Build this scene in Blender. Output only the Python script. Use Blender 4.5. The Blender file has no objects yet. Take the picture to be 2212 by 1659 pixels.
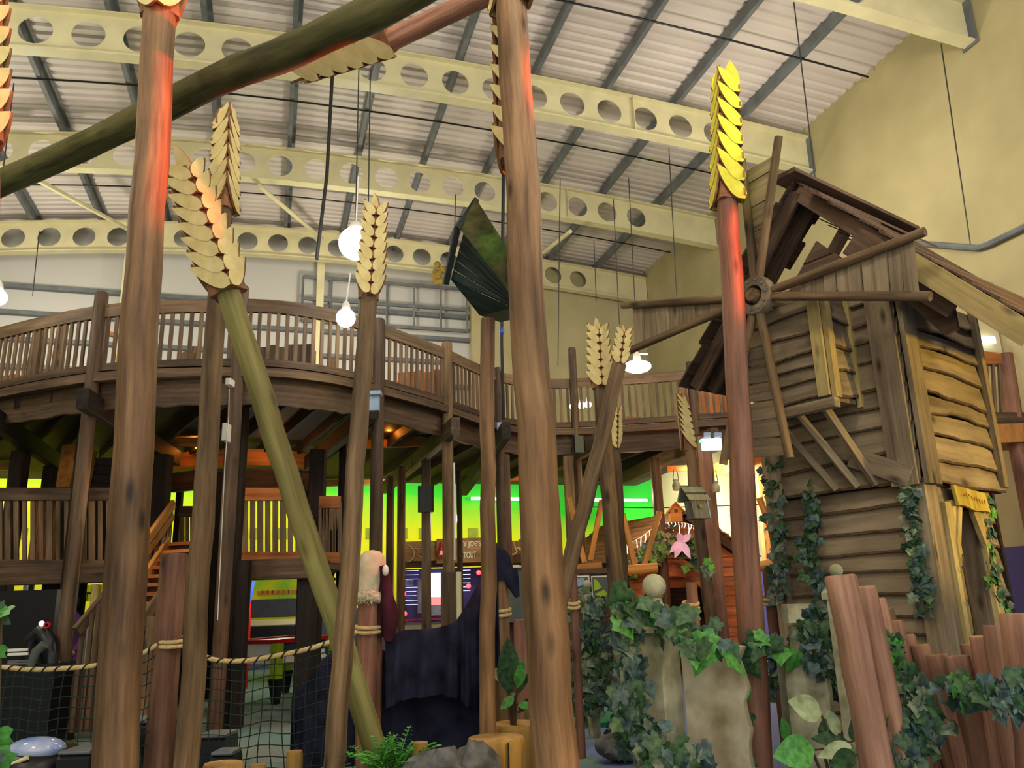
import bpy, math, random
from mathutils import Vector as V, Matrix
R = random.Random(11)
SC = bpy.context.scene
COL = SC.collection
# ---------------------------------------------------------------- camera model
F = 1750.0; CX = 1106.0; CY = 829.5
PITCH = math.atan(470/1750.0); ROLL = 0.03
EYE = V((0, 0, 1.6))
def ray(x, y):
    u = (x-CX)/F; w = -(y-CY)/F
    c, s = math.cos(ROLL), math.sin(ROLL)
    a = u*c+w*s; b = -u*s+w*c
    cp, sp = math.cos(PITCH), math.sin(PITCH)
    return V((a, cp-b*sp, sp+b*cp))
def P(x, y, D):
    r = ray(x, y); return EYE+r*(D/r.y)
def PZ(x, y, z):
    r = ray(x, y); return EYE+r*((z-1.6)/r.z)
_r = ray(578, 1316); PSI = math.atan2(-_r.x, _r.y)
DD = V((-math.sin(PSI), math.cos(PSI), 0)); RR = V((math.cos(PSI), math.sin(PSI), 0)); UP = V((0, 0, 1))
def Rm(X, Y, Z): return RR*X+DD*Y+UP*Z          # room coordinates -> world
def PD(x, y, dep):
    r = ray(x, y); return EYE+r*(dep/r.dot(DD))
def PX(x, y, X):
    r = ray(x, y); return EYE+r*(X/r.dot(RR))
def PN(x, y, p0, n):                            # on a plane
    r = ray(x, y); return EYE+r*((p0-EYE).dot(n)/r.dot(n))
def roomX(p): return p.dot(RR)
cam = bpy.data.cameras.new('camera'); camo = bpy.data.objects.new('camera', cam); COL.objects.link(camo)
cam.sensor_fit = 'HORIZONTAL'; cam.sensor_width = 36.0; cam.lens = F/2212*36.0
cam.clip_start = 0.05; cam.clip_end = 200
camo.matrix_world = Matrix.Translation(EYE) @ Matrix.Rotation(math.pi/2+PITCH, 4, 'X') @ Matrix.Rotation(-ROLL, 4, 'Z')
SC.camera = camo
# ---------------------------------------------------------------- colour / materials
def lin(c):
    if isinstance(c, str):
        c = c.lstrip('#'); c = [int(c[i:i+2], 16)/255 for i in (0, 2, 4)]
    return tuple((x/12.92 if x <= .04045 else ((x+.055)/1.055)**2.4) for x in c)+(1.0,)
def newmat(name):
    m = bpy.data.materials.new(name); m.use_nodes = True
    nt = m.node_tree; nt.nodes.clear()
    out = nt.nodes.new('ShaderNodeOutputMaterial'); bs = nt.nodes.new('ShaderNodeBsdfPrincipled')
    nt.links.new(bs.outputs[0], out.inputs[0])
    return m, nt, bs
def N(nt, t, **kw):
    n = nt.nodes.new(t)
    for k, v in kw.items():
        if k.startswith('i_'):
            n.inputs[int(k[2:]) if k[2:].isdigit() else k[2:]].default_value = v
        else: setattr(n, k, v)
    return n
def ramp(nt, src, stops):
    r = nt.nodes.new('ShaderNodeValToRGB'); e = r.color_ramp.elements
    while len(e) < len(stops): e.new(0.5)
    for i, (p, c) in enumerate(stops):
        e[i].position = p; e[i].color = lin(c) if not (isinstance(c, tuple) and len(c) == 4) else c
    nt.links.new(src, r.inputs[0]); return r
def mixc(nt, fac, a, b, mode='MIX'):
    m = nt.nodes.new('ShaderNodeMix'); m.data_type = 'RGBA'; m.blend_type = mode
    for s, x in ((m.inputs[0], fac), (m.inputs[6], a), (m.inputs[7], b)):
        if isinstance(x, bpy.types.NodeSocket): nt.links.new(x, s)
        elif isinstance(x, (int, float)): s.default_value = x
        else: s.default_value = lin(x)
    return m.outputs[2]
def tcn(nt, scale):
    a = N(nt, 'ShaderNodeAttribute', attribute_name='tc')
    mp = N(nt, 'ShaderNodeMapping'); mp.inputs['Scale'].default_value = scale
    nt.links.new(a.outputs['Vector'], mp.inputs[0]); return mp.outputs[0]
def wood(name, c1, c2, c3=None, sc=9.0, st=0.1, rough=.75, bump=.25, knots=0.5, var=.25, spec=.3, blot=.62):
    """grain runs along the third component of the stored 'tc' vector"""
    m, nt, bs = newmat(name); L = nt.links.new
    v = tcn(nt, (sc, sc, sc*st))
    n1 = N(nt, 'ShaderNodeTexNoise', i_Scale=1.0, i_Detail=6.0, i_Roughness=.65); L(v, n1.inputs['Vector'])
    r = ramp(nt, n1.outputs[0], [(.3, c1), (.52, c2), (.75, c3 or c2)])
    v2 = tcn(nt, (1.3, 1.3, .5))
    n2 = N(nt, 'ShaderNodeTexNoise', i_Scale=1.6, i_Detail=3.0); L(v2, n2.inputs['Vector'])
    rr = ramp(nt, n2.outputs[0], [(.3, (blot, blot*.97, blot*.97)), (.7, (1, 1, 1))])
    col = mixc(nt, .8, r.outputs[0], rr.outputs[0], 'MULTIPLY')
    if knots:
        v3 = tcn(nt, (6, 6, 2.2))
        vo = N(nt, 'ShaderNodeTexVoronoi', i_Scale=.8); L(v3, vo.inputs['Vector'])
        kr = ramp(nt, vo.outputs['Distance'], [(.05, (.25, .2, .18)), (.2, (1, 1, 1))])
        col = mixc(nt, knots, col, kr.outputs[0], 'MULTIPLY')
    oi = N(nt, 'ShaderNodeObjectInfo')
    mr = N(nt, 'ShaderNodeMapRange'); mr.inputs[3].default_value = 1-var; mr.inputs[4].default_value = 1+var*.5
    L(oi.outputs['Random'], mr.inputs[0])
    hs = N(nt, 'ShaderNodeHueSaturation'); L(mr.outputs[0], hs.inputs['Value']); L(col, hs.inputs['Color'])
    L(hs.outputs[0], bs.inputs['Base Color'])
    bs.inputs['Roughness'].default_value = rough; bs.inputs['Specular IOR Level'].default_value = spec
    if bump:
        bp = N(nt, 'ShaderNodeBump', i_Strength=bump, i_Distance=.02); L(n1.outputs[0], bp.inputs['Height']); L(bp.outputs[0], bs.inputs['Normal'])
    return m
def plain(name, c, rough=.6, metal=0, noise=.12, sc=6, bump=0, spec=.4, c2=None, detail=4):
    m, nt, bs = newmat(name); L = nt.links.new
    v = tcn(nt, (sc, sc, sc))
    n1 = N(nt, 'ShaderNodeTexNoise', i_Scale=1.0, i_Detail=float(detail)); L(v, n1.inputs['Vector'])
    if c2: col = ramp(nt, n1.outputs[0], [(.35, c), (.65, c2)]).outputs[0]
    else:
        rr = ramp(nt, n1.outputs[0], [(.3, (1-noise,)*3), (.7, (1, 1, 1))]); col = mixc(nt, 1.0, c, rr.outputs[0], 'MULTIPLY')
    L(col, bs.inputs['Base Color'])
    bs.inputs['Roughness'].default_value = rough; bs.inputs['Metallic'].default_value = metal
    bs.inputs['Specular IOR Level'].default_value = spec
    if bump:
        bp = N(nt, 'ShaderNodeBump', i_Strength=bump, i_Distance=.02); L(n1.outputs[0], bp.inputs['Height']); L(bp.outputs[0], bs.inputs['Normal'])
    return m
def emit(name, c, s, base=(.8, .8, .8)):
    m, nt, bs = newmat(name)
    bs.inputs['Base Color'].default_value = lin(base); bs.inputs['Emission Color'].default_value = lin(c); bs.inputs['Emission Strength'].default_value = s
    return m
# ---------------------------------------------------------------- mesh builder
def frame(d, up=UP):
    d = d.normalized()
    s = d.cross(up)
    if s.length < 1e-4: s = d.cross(V((1, 0, 0)))
    s.normalize(); u = s.cross(d).normalized()
    return d, s, u
class MB:
    def __init__(s): s.v = []; s.f = []; s.t = []; s.m = []; s.cur = 0
    def off(s): return V((R.uniform(-9, 9), R.uniform(-9, 9), R.uniform(-9, 9)))
    def add(s, vs, fs, ts=None, mi=None):
        b = len(s.v); s.v += [V(x) for x in vs]; s.t += ([V(x) for x in ts] if ts else [V(x) for x in vs])
        for f in fs: s.f.append(tuple(i+b for i in f)); s.m.append(s.cur if mi is None else mi)
        return s
    def tube(s, pts, rad, seg=12, cap=True, bump=0.0, capm=None, closed=False, twist=0):
        pts = [V(p) for p in pts]; n = len(pts)
        if not isinstance(rad, (list, tuple)): rad = [rad]*n
        o = s.off(); vs = []; ts = []; L = 0; u = None
        for i, p in enumerate(pts):
            if closed: t = (pts[(i+1) % n]-pts[i-1])
            else: t = (pts[min(i+1, n-1)]-pts[max(i-1, 0)])
            t.normalize()
            if u is None: _, _, u = frame(t, UP if abs(t.z) < .95 else V((0, 1, 0)))
            else:
                u = (u-t*u.dot(t)); u.normalize()
            w = t.cross(u)
            if i: L += (p-pts[i-1]).length
            for k in range(seg):
                a = 2*math.pi*k/seg+twist*i; r = rad[i]*(1+(R.uniform(-bump, bump) if bump else 0))
                vs.append(p+u*(math.cos(a)*r)+w*(math.sin(a)*r)); ts.append(o+V((math.cos(a)*rad[i], math.sin(a)*rad[i], L)))
        fs = []
        for i in range(n if closed else n-1):
            for k in range(seg):
                a = i*seg+k; b = i*seg+(k+1) % seg; j = ((i+1) % n)*seg
                fs.append((a, b, j+(k+1) % seg, j+k))
        s.add(vs, fs, ts)
        if cap and not closed:
            b = len(s.v)-n*seg
            for base, rev in ((0, True), ((n-1)*seg, False)):
                ids = [b+base+k for k in range(seg)]
                if rev: ids = ids[::-1]
                s.f.append(tuple(ids)); s.m.append(s.cur if capm is None else capm)
        return s
    def bar(s, p0, p1, w, h, up=UP, c=None, taper=1.0):
        p0, p1 = V(p0), V(p1); d, sd, u = frame(p1-p0, up); o = s.off(); L = (p1-p0).length
        if c is None: c = min(w, h)*.08
        sec = [(-w/2+c, -h/2), (w/2-c, -h/2), (w/2, -h/2+c), (w/2, h/2-c), (w/2-c, h/2), (-w/2+c, h/2), (-w/2, h/2-c), (-w/2, -h/2+c)]
        vs = []; ts = []
        for p, l, k in ((p0, 0, 1.0), (p1, L, taper)):
            for a, b in sec: vs.append(p+sd*(a*k)+u*(b*k)); ts.append(o+V((a, b, l)))
        fs = [(i, (i+1) % 8, 8+(i+1) % 8, 8+i) for i in range(8)]+[tuple(range(7, -1, -1)), tuple(range(8, 16))]
        return s.add(vs, fs, ts)
    def box(s, c, x, y, z, ax=None):
        """box centred at c with full sizes x,y,z along axes"""
        ax = ax or (V((1, 0, 0)), V((0, 1, 0)), V((0, 0, 1))); c = V(c); o = s.off()
        vs = []; ts = []
        for k in (-.5, .5):
            for i, j in ((-.5, -.5), (.5, -.5), (.5, .5), (-.5, .5)):
                vs.append(c+ax[0]*(i*x)+ax[1]*(j*y)+ax[2]*(k*z)); ts.append(o+V((i*x, j*y, k*z)))
        return s.add(vs, [(3, 2, 1, 0), (4, 5, 6, 7), (0, 1, 5, 4), (1, 2, 6, 5), (2, 3, 7, 6), (3, 0, 4, 7)], ts)
    def prism(s, poly, th, grain=None, side=None):
        """polygon extruded by vector th"""
        poly = [V(p) for p in poly]; th = V(th); n = len(poly); o = s.off()
        if grain is None: grain = (poly[1]-poly[0])
        g = V(grain).normalized(); nn = th.normalized(); q = nn.cross(g)
        T = lambda p: o+V((p.dot(q), p.dot(nn), p.dot(g)))
        vs = poly+[p+th for p in poly]
        s.add(vs, [tuple(range(n-1, -1, -1)), tuple(range(n, 2*n))], [T(p) for p in vs])
        b = len(s.v)-2*n
        for i in range(n):
            s.f.append((b+i, b+(i+1) % n, b+n+(i+1) % n, b+n+i)); s.m.append(s.cur if side is None else side)
        return s
    def lathe(s, prof, base, axis=UP, seg=20):
        base = V(base); d, a, b = frame(V(axis), V((0, 1, 0)) if abs(V(axis).normalized().z) > .9 else UP)
        o = s.off(); vs = []; ts = []
        for r, z in prof:
            for k in range(seg):
                t = 2*math.pi*k/seg; q = a*(math.cos(t)*r)+b*(math.sin(t)*r)
                vs.append(base+d*z+q); ts.append(o+V((math.cos(t)*r, math.sin(t)*r, z)))
        fs = []
        for i in range(len(prof)-1):
            for k in range(seg):
                fs.append((i*seg+k, (i+1)*seg+k, (i+1)*seg+(k+1) % seg, i*seg+(k+1) % seg))
        fs.append(tuple(range(seg))); n = (len(prof)-1)*seg; fs.append(tuple(range(n+seg-1, n-1, -1)))
        return s.add(vs, fs, ts)
    def ball(s, c, r, sx=1, sy=1, sz=1, seg=16, rings=10, ns=0):
        vs = []; fs = []; c = V(c)
        for i in range(rings+1):
            th = math.pi*i/rings
            for k in range(seg):
                ph = 2*math.pi*k/seg; q = 1+(R.uniform(-ns, ns) if ns and 0 < i < rings else 0)
                vs.append(c+V((math.sin(th)*math.cos(ph)*r*sx*q, math.sin(th)*math.sin(ph)*r*sy*q, math.cos(th)*r*sz*q)))
        for i in range(rings):
            for k in range(seg):
                fs.append((i*seg+k, (i+1)*seg+k, (i+1)*seg+(k+1) % seg, i*seg+(k+1) % seg))
        return s.add(vs, fs)
    def grid(s, fn, nu, nv, th=None, tcf=None, row0=None, rim=None):
        """surface fn(u,v); optional thickness vector"""
        vs = [fn(i/nu, j/nv) for j in range(nv+1) for i in range(nu+1)]; fs = []
        ts = [tcf(i/nu, j/nv) for j in range(nv+1) for i in range(nu+1)] if tcf else None
        w = nu+1
        for j in range(nv):
            for i in range(nu): fs.append((j*w+i, j*w+i+1, (j+1)*w+i+1, (j+1)*w+i))
        s.add(vs, fs, ts)
        if row0 is not None:
            for q in range(nu): s.m[len(s.f)-len(fs)+q] = row0
        if th is not None:
            th = V(th); n = len(vs)
            s.add([p+th for p in vs], [f[::-1] for f in fs], ts)
            b0 = len(s.v)-2*n; b1 = b0+n
            ring = list(range(w))+[j*w+nu for j in range(1, nv+1)]+[nv*w+i for i in range(nu-1, -1, -1)]+[j*w for j in range(nv-1, 0, -1)]
            for a, b in zip(ring, ring[1:]+ring[:1]):
                s.f.append((b0+b, b0+a, b1+a, b1+b)); s.m.append(s.cur if rim is None else rim)
        return s
WL = {}
def build(mb, name, mat, parent=None, loc=None, kind=None, label=None, cat=None, group=None, sharp=38):
    me = bpy.data.meshes.new(name)
    if parent is not None: o = WL[parent.name]
    elif loc is not None: o = V(loc)
    else:
        xs = [p.x for p in mb.v]; ys = [p.y for p in mb.v]; o = V(((min(xs)+max(xs))/2, (min(ys)+max(ys))/2, min(p.z for p in mb.v)))
    me.from_pydata([tuple(p-o) for p in mb.v], [], mb.f); me.update()
    at = me.attributes.new('tc', 'FLOAT_VECTOR', 'POINT')
    at.data.foreach_set('vector', [c for t in mb.t for c in t])
    mats = mat if isinstance(mat, (list, tuple)) else [mat]
    for m in mats: me.materials.append(m)
    me.polygons.foreach_set('material_index', [min(i, len(mats)-1) for i in mb.m])
    me.polygons.foreach_set('use_smooth', [True]*len(me.polygons))
    me.set_sharp_from_angle(angle=math.radians(sharp))
    ob = bpy.data.objects.new(name, me); COL.objects.link(ob)
    if parent is not None: ob.parent = parent
    else: ob.location = o
    WL[ob.name] = o
    tag(ob, label, cat, group, kind)
    return ob
def tag(o, label=None, cat=None, group=None, kind=None):
    if label: o['label'] = label
    if cat: o['category'] = cat
    if group: o['group'] = group
    if kind: o['kind'] = kind
    return o
def thing(name, label, cat, loc, group=None):
    o = bpy.data.objects.new(name, None); COL.objects.link(o); o.empty_display_size = .1
    o.location = V(loc); WL[o.name] = V(loc)
    return tag(o, label, cat, group)
def spline(pts, n):
    """Catmull-Rom through pts, n samples per span"""
    pts = [V(p) for p in pts]; q = [pts[0]*2-pts[1]]+pts+[pts[-1]*2-pts[-2]]; out = []
    for i in range(1, len(q)-2):
        for k in range(n):
            t = k/n; a, b, c, d = q[i-1:i+3]
            out.append(.5*((2*b)+(c-a)*t+(2*a-5*b+4*c-d)*t*t+(3*b-a-3*c+d)*t**3))
    out.append(pts[-1]); return out
def lerp(a, b, t): return a+(b-a)*t
def ground(p, q):      # extend q->p down to z=0
    d = p-q; return p+d*(p.z/-d.z)
# ---------------------------------------------------------------- materials
M = {}
M['log'] = wood('log wood', '#64462f', '#94704c', '#b58d62', sc=14, st=.07, rough=.6, bump=.5, knots=.85, blot=.42)
M['logred'] = wood('reddish log wood', '#684434', '#966850', '#b08268', sc=14, st=.07, rough=.6, bump=.5, knots=.8, blot=.45)
M['loggrey'] = wood('weathered log wood', '#4c3b2a', '#7c6345', '#9a8362', sc=14, st=.07, rough=.75, bump=.5, knots=.8, blot=.5)
M['pale_red'] = wood('sun bleached reddish log', '#7a5644', '#a87c62', '#c39c7e', sc=14, st=.07, rough=.7, bump=.35)
M['mosslog'] = wood('mossy log wood', '#33301a', '#5c5a30', '#7d7446', sc=11, st=.08, rough=.85, bump=.5)
M['greenlit_log'] = wood('log wood tinted by green light', '#72693a', '#989052', '#aea266', sc=14, st=.05, rough=.7, bump=.3)  # yellow-green light on the leaning stalk put into its wood colour
M['deck'] = wood('dark deck timber', '#352920', '#5d4835', '#766049', sc=16, st=.06, rough=.6)
M['rail'] = wood('railing timber', '#52412f', '#7c644a', '#94795b', sc=16, st=.06, rough=.6)
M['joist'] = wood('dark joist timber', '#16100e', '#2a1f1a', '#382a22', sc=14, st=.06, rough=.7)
M['orange'] = wood('pine and lamplit timber', '#9a5a22', '#c98a42', '#dba25c', sc=16, st=.06, rough=.55)  # pine; on the deck beams it also carries their warm lamplight
M['mill'] = wood('weathered mill boards', '#6c5d49', '#958468', '#aa9979', sc=16, st=.05, rough=.85, knots=.8)
M['millyellow'] = wood('pale yellow boards', '#9c8a52', '#bda86c', '#cfbb82', sc=14, st=.05, rough=.8, knots=.7)
M['roof'] = wood('brown roof boards', '#43332c', '#66503f', '#7c634c', sc=12, st=.07, rough=.85)
M['cabin'] = wood('warm cabin boards', '#8a4a22', '#b9713a', '#cc864a', sc=14, st=.06, rough=.6)
M['cabinroof'] = wood('cabin roof shingles', '#7c5433', '#a87d52', '#bd9467', sc=14, st=.07, rough=.7)
M['grain'] = plain('pale painted plywood', '#c2b072', .7, c2='#d3c389', sc=9, detail=8)
M['grain_yellow_lit'] = plain('plywood tinted by yellow light', '#b9b01e', .7, c2='#cdc437', sc=9, detail=8)  # yellow light on this wheat head put into the plate colour
M['grainedge'] = plain('brown plywood edge', '#6f472b', .7, c2='#8c5f3c', sc=14)
M['cut'] = wood('cut log end', '#a8793f', '#c79a5b', '#d3ab6e', sc=8, st=1, rough=.8, knots=0)
M['cream'] = plain('cream painted steel', '#d9d2a8', .45, noise=.08, sc=2)
M['purlin'] = plain('grey galvanised steel', '#6c7276', .5, noise=.2, sc=3)
M['dark'] = plain('black steel', '#17181b', .5)
M['wire'] = plain('dark wire', '#33322f', .5)
M['rope'] = plain('pale twisted rope', '#b69c68', .9, c2='#d0b883', sc=40)
M['net'] = plain('dark green netting', '#16302c', .8)
M['cloth'] = plain('navy black cloth', '#191a28', .95, c2='#2a2b40', sc=5, spec=.15)
M['stone'] = plain('mossy cast stone', '#7d7c5c', .9, c2='#b9b596', sc=5, bump=.3, detail=8)
M['stonebrown'] = plain('brown stained stone', '#7c6c4c', .9, c2='#b5ab8c', sc=3.5, bump=.4, detail=9)
M['rock'] = plain('grey rock', '#403f3d', .95, c2='#72716d', sc=7, bump=.8, detail=9)
M['white'] = plain('white plastic', '#e4e2dc', .4, noise=.05)
M['greyboard'] = wood('grey bird house boards', '#5a5952', '#7c7a70', '#8e8c82', sc=30, st=.08, rough=.8)
M['black'] = plain('black plastic', '#121317', .35)
M['red'] = plain('red gloss paint', '#b3141a', .3, noise=.05)
M['lime'] = plain('lime paint', '#9db91f', .4, noise=.08)
M['blue'] = plain('blue plastic', '#2b4fbc', .4)
M['bluegrey'] = plain('pale blue plastic', '#8fa6c9', .45)
# ---------------------------------------------------------------- room shell
XR = 12.0; XL = -13.0; YB = 24.4; YF = -4.0
DEP = [9.86, 14.62, 18.97, 23.6]
def zb(X):                                    # underside of the curved roof beams
    return 11.85-(.0048 if X > 1 else .0085)*(X-1)**2
SH = 1.22                                     # sheet above beam underside
def corrugated(name):
    m, nt, bs = newmat(name); L = nt.links.new
    v = tcn(nt, (.25, 1.2, 1)); n = N(nt, 'ShaderNodeTexNoise', i_Scale=1.0, i_Detail=5.0); L(v, n.inputs['Vector'])
    r = ramp(nt, n.outputs[0], [(.3, '#c2b8b4'), (.7, '#d6cec8')]); L(r.outputs[0], bs.inputs['Base Color'])
    bs.inputs['Roughness'].default_value = .45; return m
M['sheet'] = corrugated('roof sheeting')
mb = MB()
prof = []
y = YF
while y < YB+.1:
    prof += [(y, 0), (y+.11, 0), (y+.15, .045), (y+.22, .045), (y+.26, 0)]; y += .26
xs = [XL+(XR-XL)*i/36 for i in range(37)]
vs = [Rm(X, yy, zb(X)+SH+dz) for yy, dz in prof for X in xs]
ts = [V((X, yy, 0)) for yy, dz in prof for X in xs]
w = len(xs)
fs = [(j*w+i, j*w+i+1, (j+1)*w+i+1, (j+1)*w+i) for j in range(len(prof)-1) for i in range(w-1)]
mb.add(vs, fs, ts)
build(mb, 'ceiling', M['sheet'], kind='structure', sharp=20)
# side wall, cream above, violet blue dado
def wallmat(name, zsplit, c1, c2, sc=.8):
    m, nt, bs = newmat(name); L = nt.links.new
    a = N(nt, 'ShaderNodeAttribute', attribute_name='tc'); sp = N(nt, 'ShaderNodeSeparateXYZ'); L(a.outputs['Vector'], sp.inputs[0])
    gt = N(nt, 'ShaderNodeMath', operation='GREATER_THAN'); L(sp.outputs[2], gt.inputs[0]); gt.inputs[1].default_value = zsplit
    col = mixc(nt, gt.outputs[0], c2, c1)
    n = N(nt, 'ShaderNodeTexNoise', i_Scale=sc, i_Detail=5.0); L(a.outputs['Vector'], n.inputs['Vector'])
    rr = ramp(nt, n.outputs[0], [(.3, (.9, .9, .88)), (.7, (1, 1, 1))])
    L(mixc(nt, 1.0, col, rr.outputs[0], 'MULTIPLY'), bs.inputs['Base Color']); bs.inputs['Roughness'].default_value = .8
    return m
M['wallr'] = wallmat('cream wall with blue dado', 2.25, '#aca177', '#4a4680')
mb = MB()
def wallgrid(mb, p00, p10, topf, n, th):
    a, b = p00, p10
    vs = []; 
    for i in range(n+1):
        p = lerp(a, b, i/n); vs += [p, V((p.x, p.y, topf(i/n)))]
    mb.add(vs, [(2*i, 2*i+2, 2*i+3, 2*i+1) for i in range(n)])
    mb.add([v+th for v in vs], [(2*i+1, 2*i+3, 2*i+2, 2*i) for i in range(n)])
    b0 = len(mb.v)-4*(n+1); b1 = b0+2*(n+1)
    for i in range(n): mb.f.append((b0+2*i+1, b0+2*i+3, b1+2*i+3, b1+2*i+1)); mb.m.append(0)
wallgrid(mb, Rm(XR, YF, 0), Rm(XR, YB, 0), lambda t: zb(XR)+SH+.06, 8, RR*.25)
build(mb, 'wall_right', M['wallr'], kind='structure')
# far wall: white sheeting above, painted green to yellow below
m, nt, bs = newmat('far wall paint'); L = nt.links.new
a = N(nt, 'ShaderNodeAttribute', attribute_name='tc'); sp = N(nt, 'ShaderNodeSeparateXYZ'); L(a.outputs['Vector'], sp.inputs[0])
ns = N(nt, 'ShaderNodeTexNoise', i_Scale=.35, i_Detail=2.0); L(a.outputs['Vector'], ns.inputs['Vector'])
# boundary height grows lower to the right: z + .14*x
mu = N(nt, 'ShaderNodeMath', operation='MULTIPLY_ADD'); L(sp.outputs[0], mu.inputs[0]); mu.inputs[1].default_value = .10; L(sp.outputs[2], mu.inputs[2])
ad = N(nt, 'ShaderNodeMath', operation='MULTIPLY_ADD'); L(ns.outputs[0], ad.inputs[0]); ad.inputs[1].default_value = .7; L(mu.outputs[0], ad.inputs[2])
sc_ = N(nt, 'ShaderNodeMath', operation='MULTIPLY'); L(ad.outputs[0], sc_.inputs[0]); sc_.inputs[1].default_value = .1
r = ramp(nt, sc_.outputs[0], [(.0, '#f4e400'), (.43, '#f2f000'), (.49, '#b8e818'), (.55, '#2fd21e'), (.62, '#18b428')])
gt = N(nt, 'ShaderNodeMath', operation='GREATER_THAN'); L(sp.outputs[2], gt.inputs[0]); gt.inputs[1].default_value = 6.3
w0 = mixc(nt, gt.outputs[0], r.outputs[0], '#b9b9b5')
lt = N(nt, 'ShaderNodeMath', operation='LESS_THAN'); L(sp.outputs[2], lt.inputs[0]); lt.inputs[1].default_value = 1.55
L(mixc(nt, lt.outputs[0], w0, '#4b4a63'), bs.inputs['Base Color']); bs.inputs['Roughness'].default_value = .7
M['wallfar'] = m
mb = MB()
vs = []; n = 30
for i in range(n+1):
    X = XL+(XR+.25-XL)*i/n
    vs += [Rm(X, YB, 0), Rm(X, YB, zb(X)+SH)]
ts = [V((RR.dot(p), 0, p.z)) for p in vs]
mb.add(vs, [(2*i, 2*i+2, 2*i+3, 2*i+1) for i in range(n)], ts)
mb.add([v+DD*.25 for v in vs], [(2*i+1, 2*i+3, 2*i+2, 2*i) for i in range(n)], ts)
b0 = 0; b1 = 2*(n+1)
for i in range(n): mb.f.append((2*i+1, 2*i+3, b1+2*i+3, b1+2*i+1)); mb.m.append(0)
build(mb, 'wall_back', M['wallfar'], kind='structure')
# plastered box-out on the right of the far wall
xb = roomX(PD(1018, 660, 24.0))
m_ = wallmat('cream plaster', -5, '#b6ad86', '#b6ad86'); M['plaster'] = m_
mb = MB(); vs = []
for i in range(9):
    X = xb+(XR-xb)*i/8; vs += [Rm(X, 23.95, 5.6), Rm(X, 23.95, zb(X)+SH-.02)]
mb.add(vs, [(2*i, 2*i+2, 2*i+3, 2*i+1) for i in range(8)])
mb.add([v+DD*.42 for v in vs], [(2*i+1, 2*i+3, 2*i+2, 2*i) for i in range(8)])
for i in range(8): mb.f.append((2*i, 18+2*i, 20+2*i, 2*i+2)); mb.m.append(0)
mb.f.append((0, 1, 19, 18)); mb.m.append(0)
build(mb, 'wall_back_plaster', M['plaster'], kind='structure')
# left wall, out of frame
mb = MB(); wallgrid(mb, Rm(XL, YF, 0), Rm(XL, YB, 0), lambda t: zb(XL)+SH, 6, RR*-.25)
build(mb, 'wall_left', M['wallr'], kind='structure')
# floor: teal carpet, blue play carpet on the right
m, nt, bs = newmat('play carpet'); L = nt.links.new
a = N(nt, 'ShaderNodeAttribute', attribute_name='tc'); sp = N(nt, 'ShaderNodeSeparateXYZ'); L(a.outputs['Vector'], sp.inputs[0])
ns = N(nt, 'ShaderNodeTexNoise', i_Scale=1.2, i_Detail=2.0); L(a.outputs['Vector'], ns.inputs['Vector'])
ad = N(nt, 'ShaderNodeMath', operation='MULTIPLY_ADD'); L(ns.outputs[0], ad.inputs[0]); ad.inputs[1].default_value = .8; L(sp.outputs[0], ad.inputs[2])
gt = N(nt, 'ShaderNodeMath', operation='GREATER_THAN'); L(ad.outputs[0], gt.inputs[0]); gt.inputs[1].default_value = 1.15
n2 = N(nt, 'ShaderNodeTexNoise', i_Scale=55.0, i_Detail=3.0); L(a.outputs['Vector'], n2.inputs['Vector'])
rt = ramp(nt, n2.outputs[0], [(.3, '#4c6662'), (.7, '#7c9892')]); rb = ramp(nt, n2.outputs[0], [(.3, '#4a5a8a'), (.7, '#7c8db8')])
L(mixc(nt, gt.outputs[0], rt.outputs[0], rb.outputs[0]), bs.inputs['Base Color']); bs.inputs['Roughness'].default_value = .95
M['carpet'] = m
mb = MB(); a_, b_, c_, d_ = Rm(XL, YF, 0), Rm(XR, YF, 0), Rm(XR, YB, 0), Rm(XL, YB, 0)
mb.prism([a_, b_, c_, d_], V((0, 0, -.2)))
mb.t = [V(p) for p in mb.v]
build(mb, 'floor', M['carpet'], kind='structure')
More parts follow.
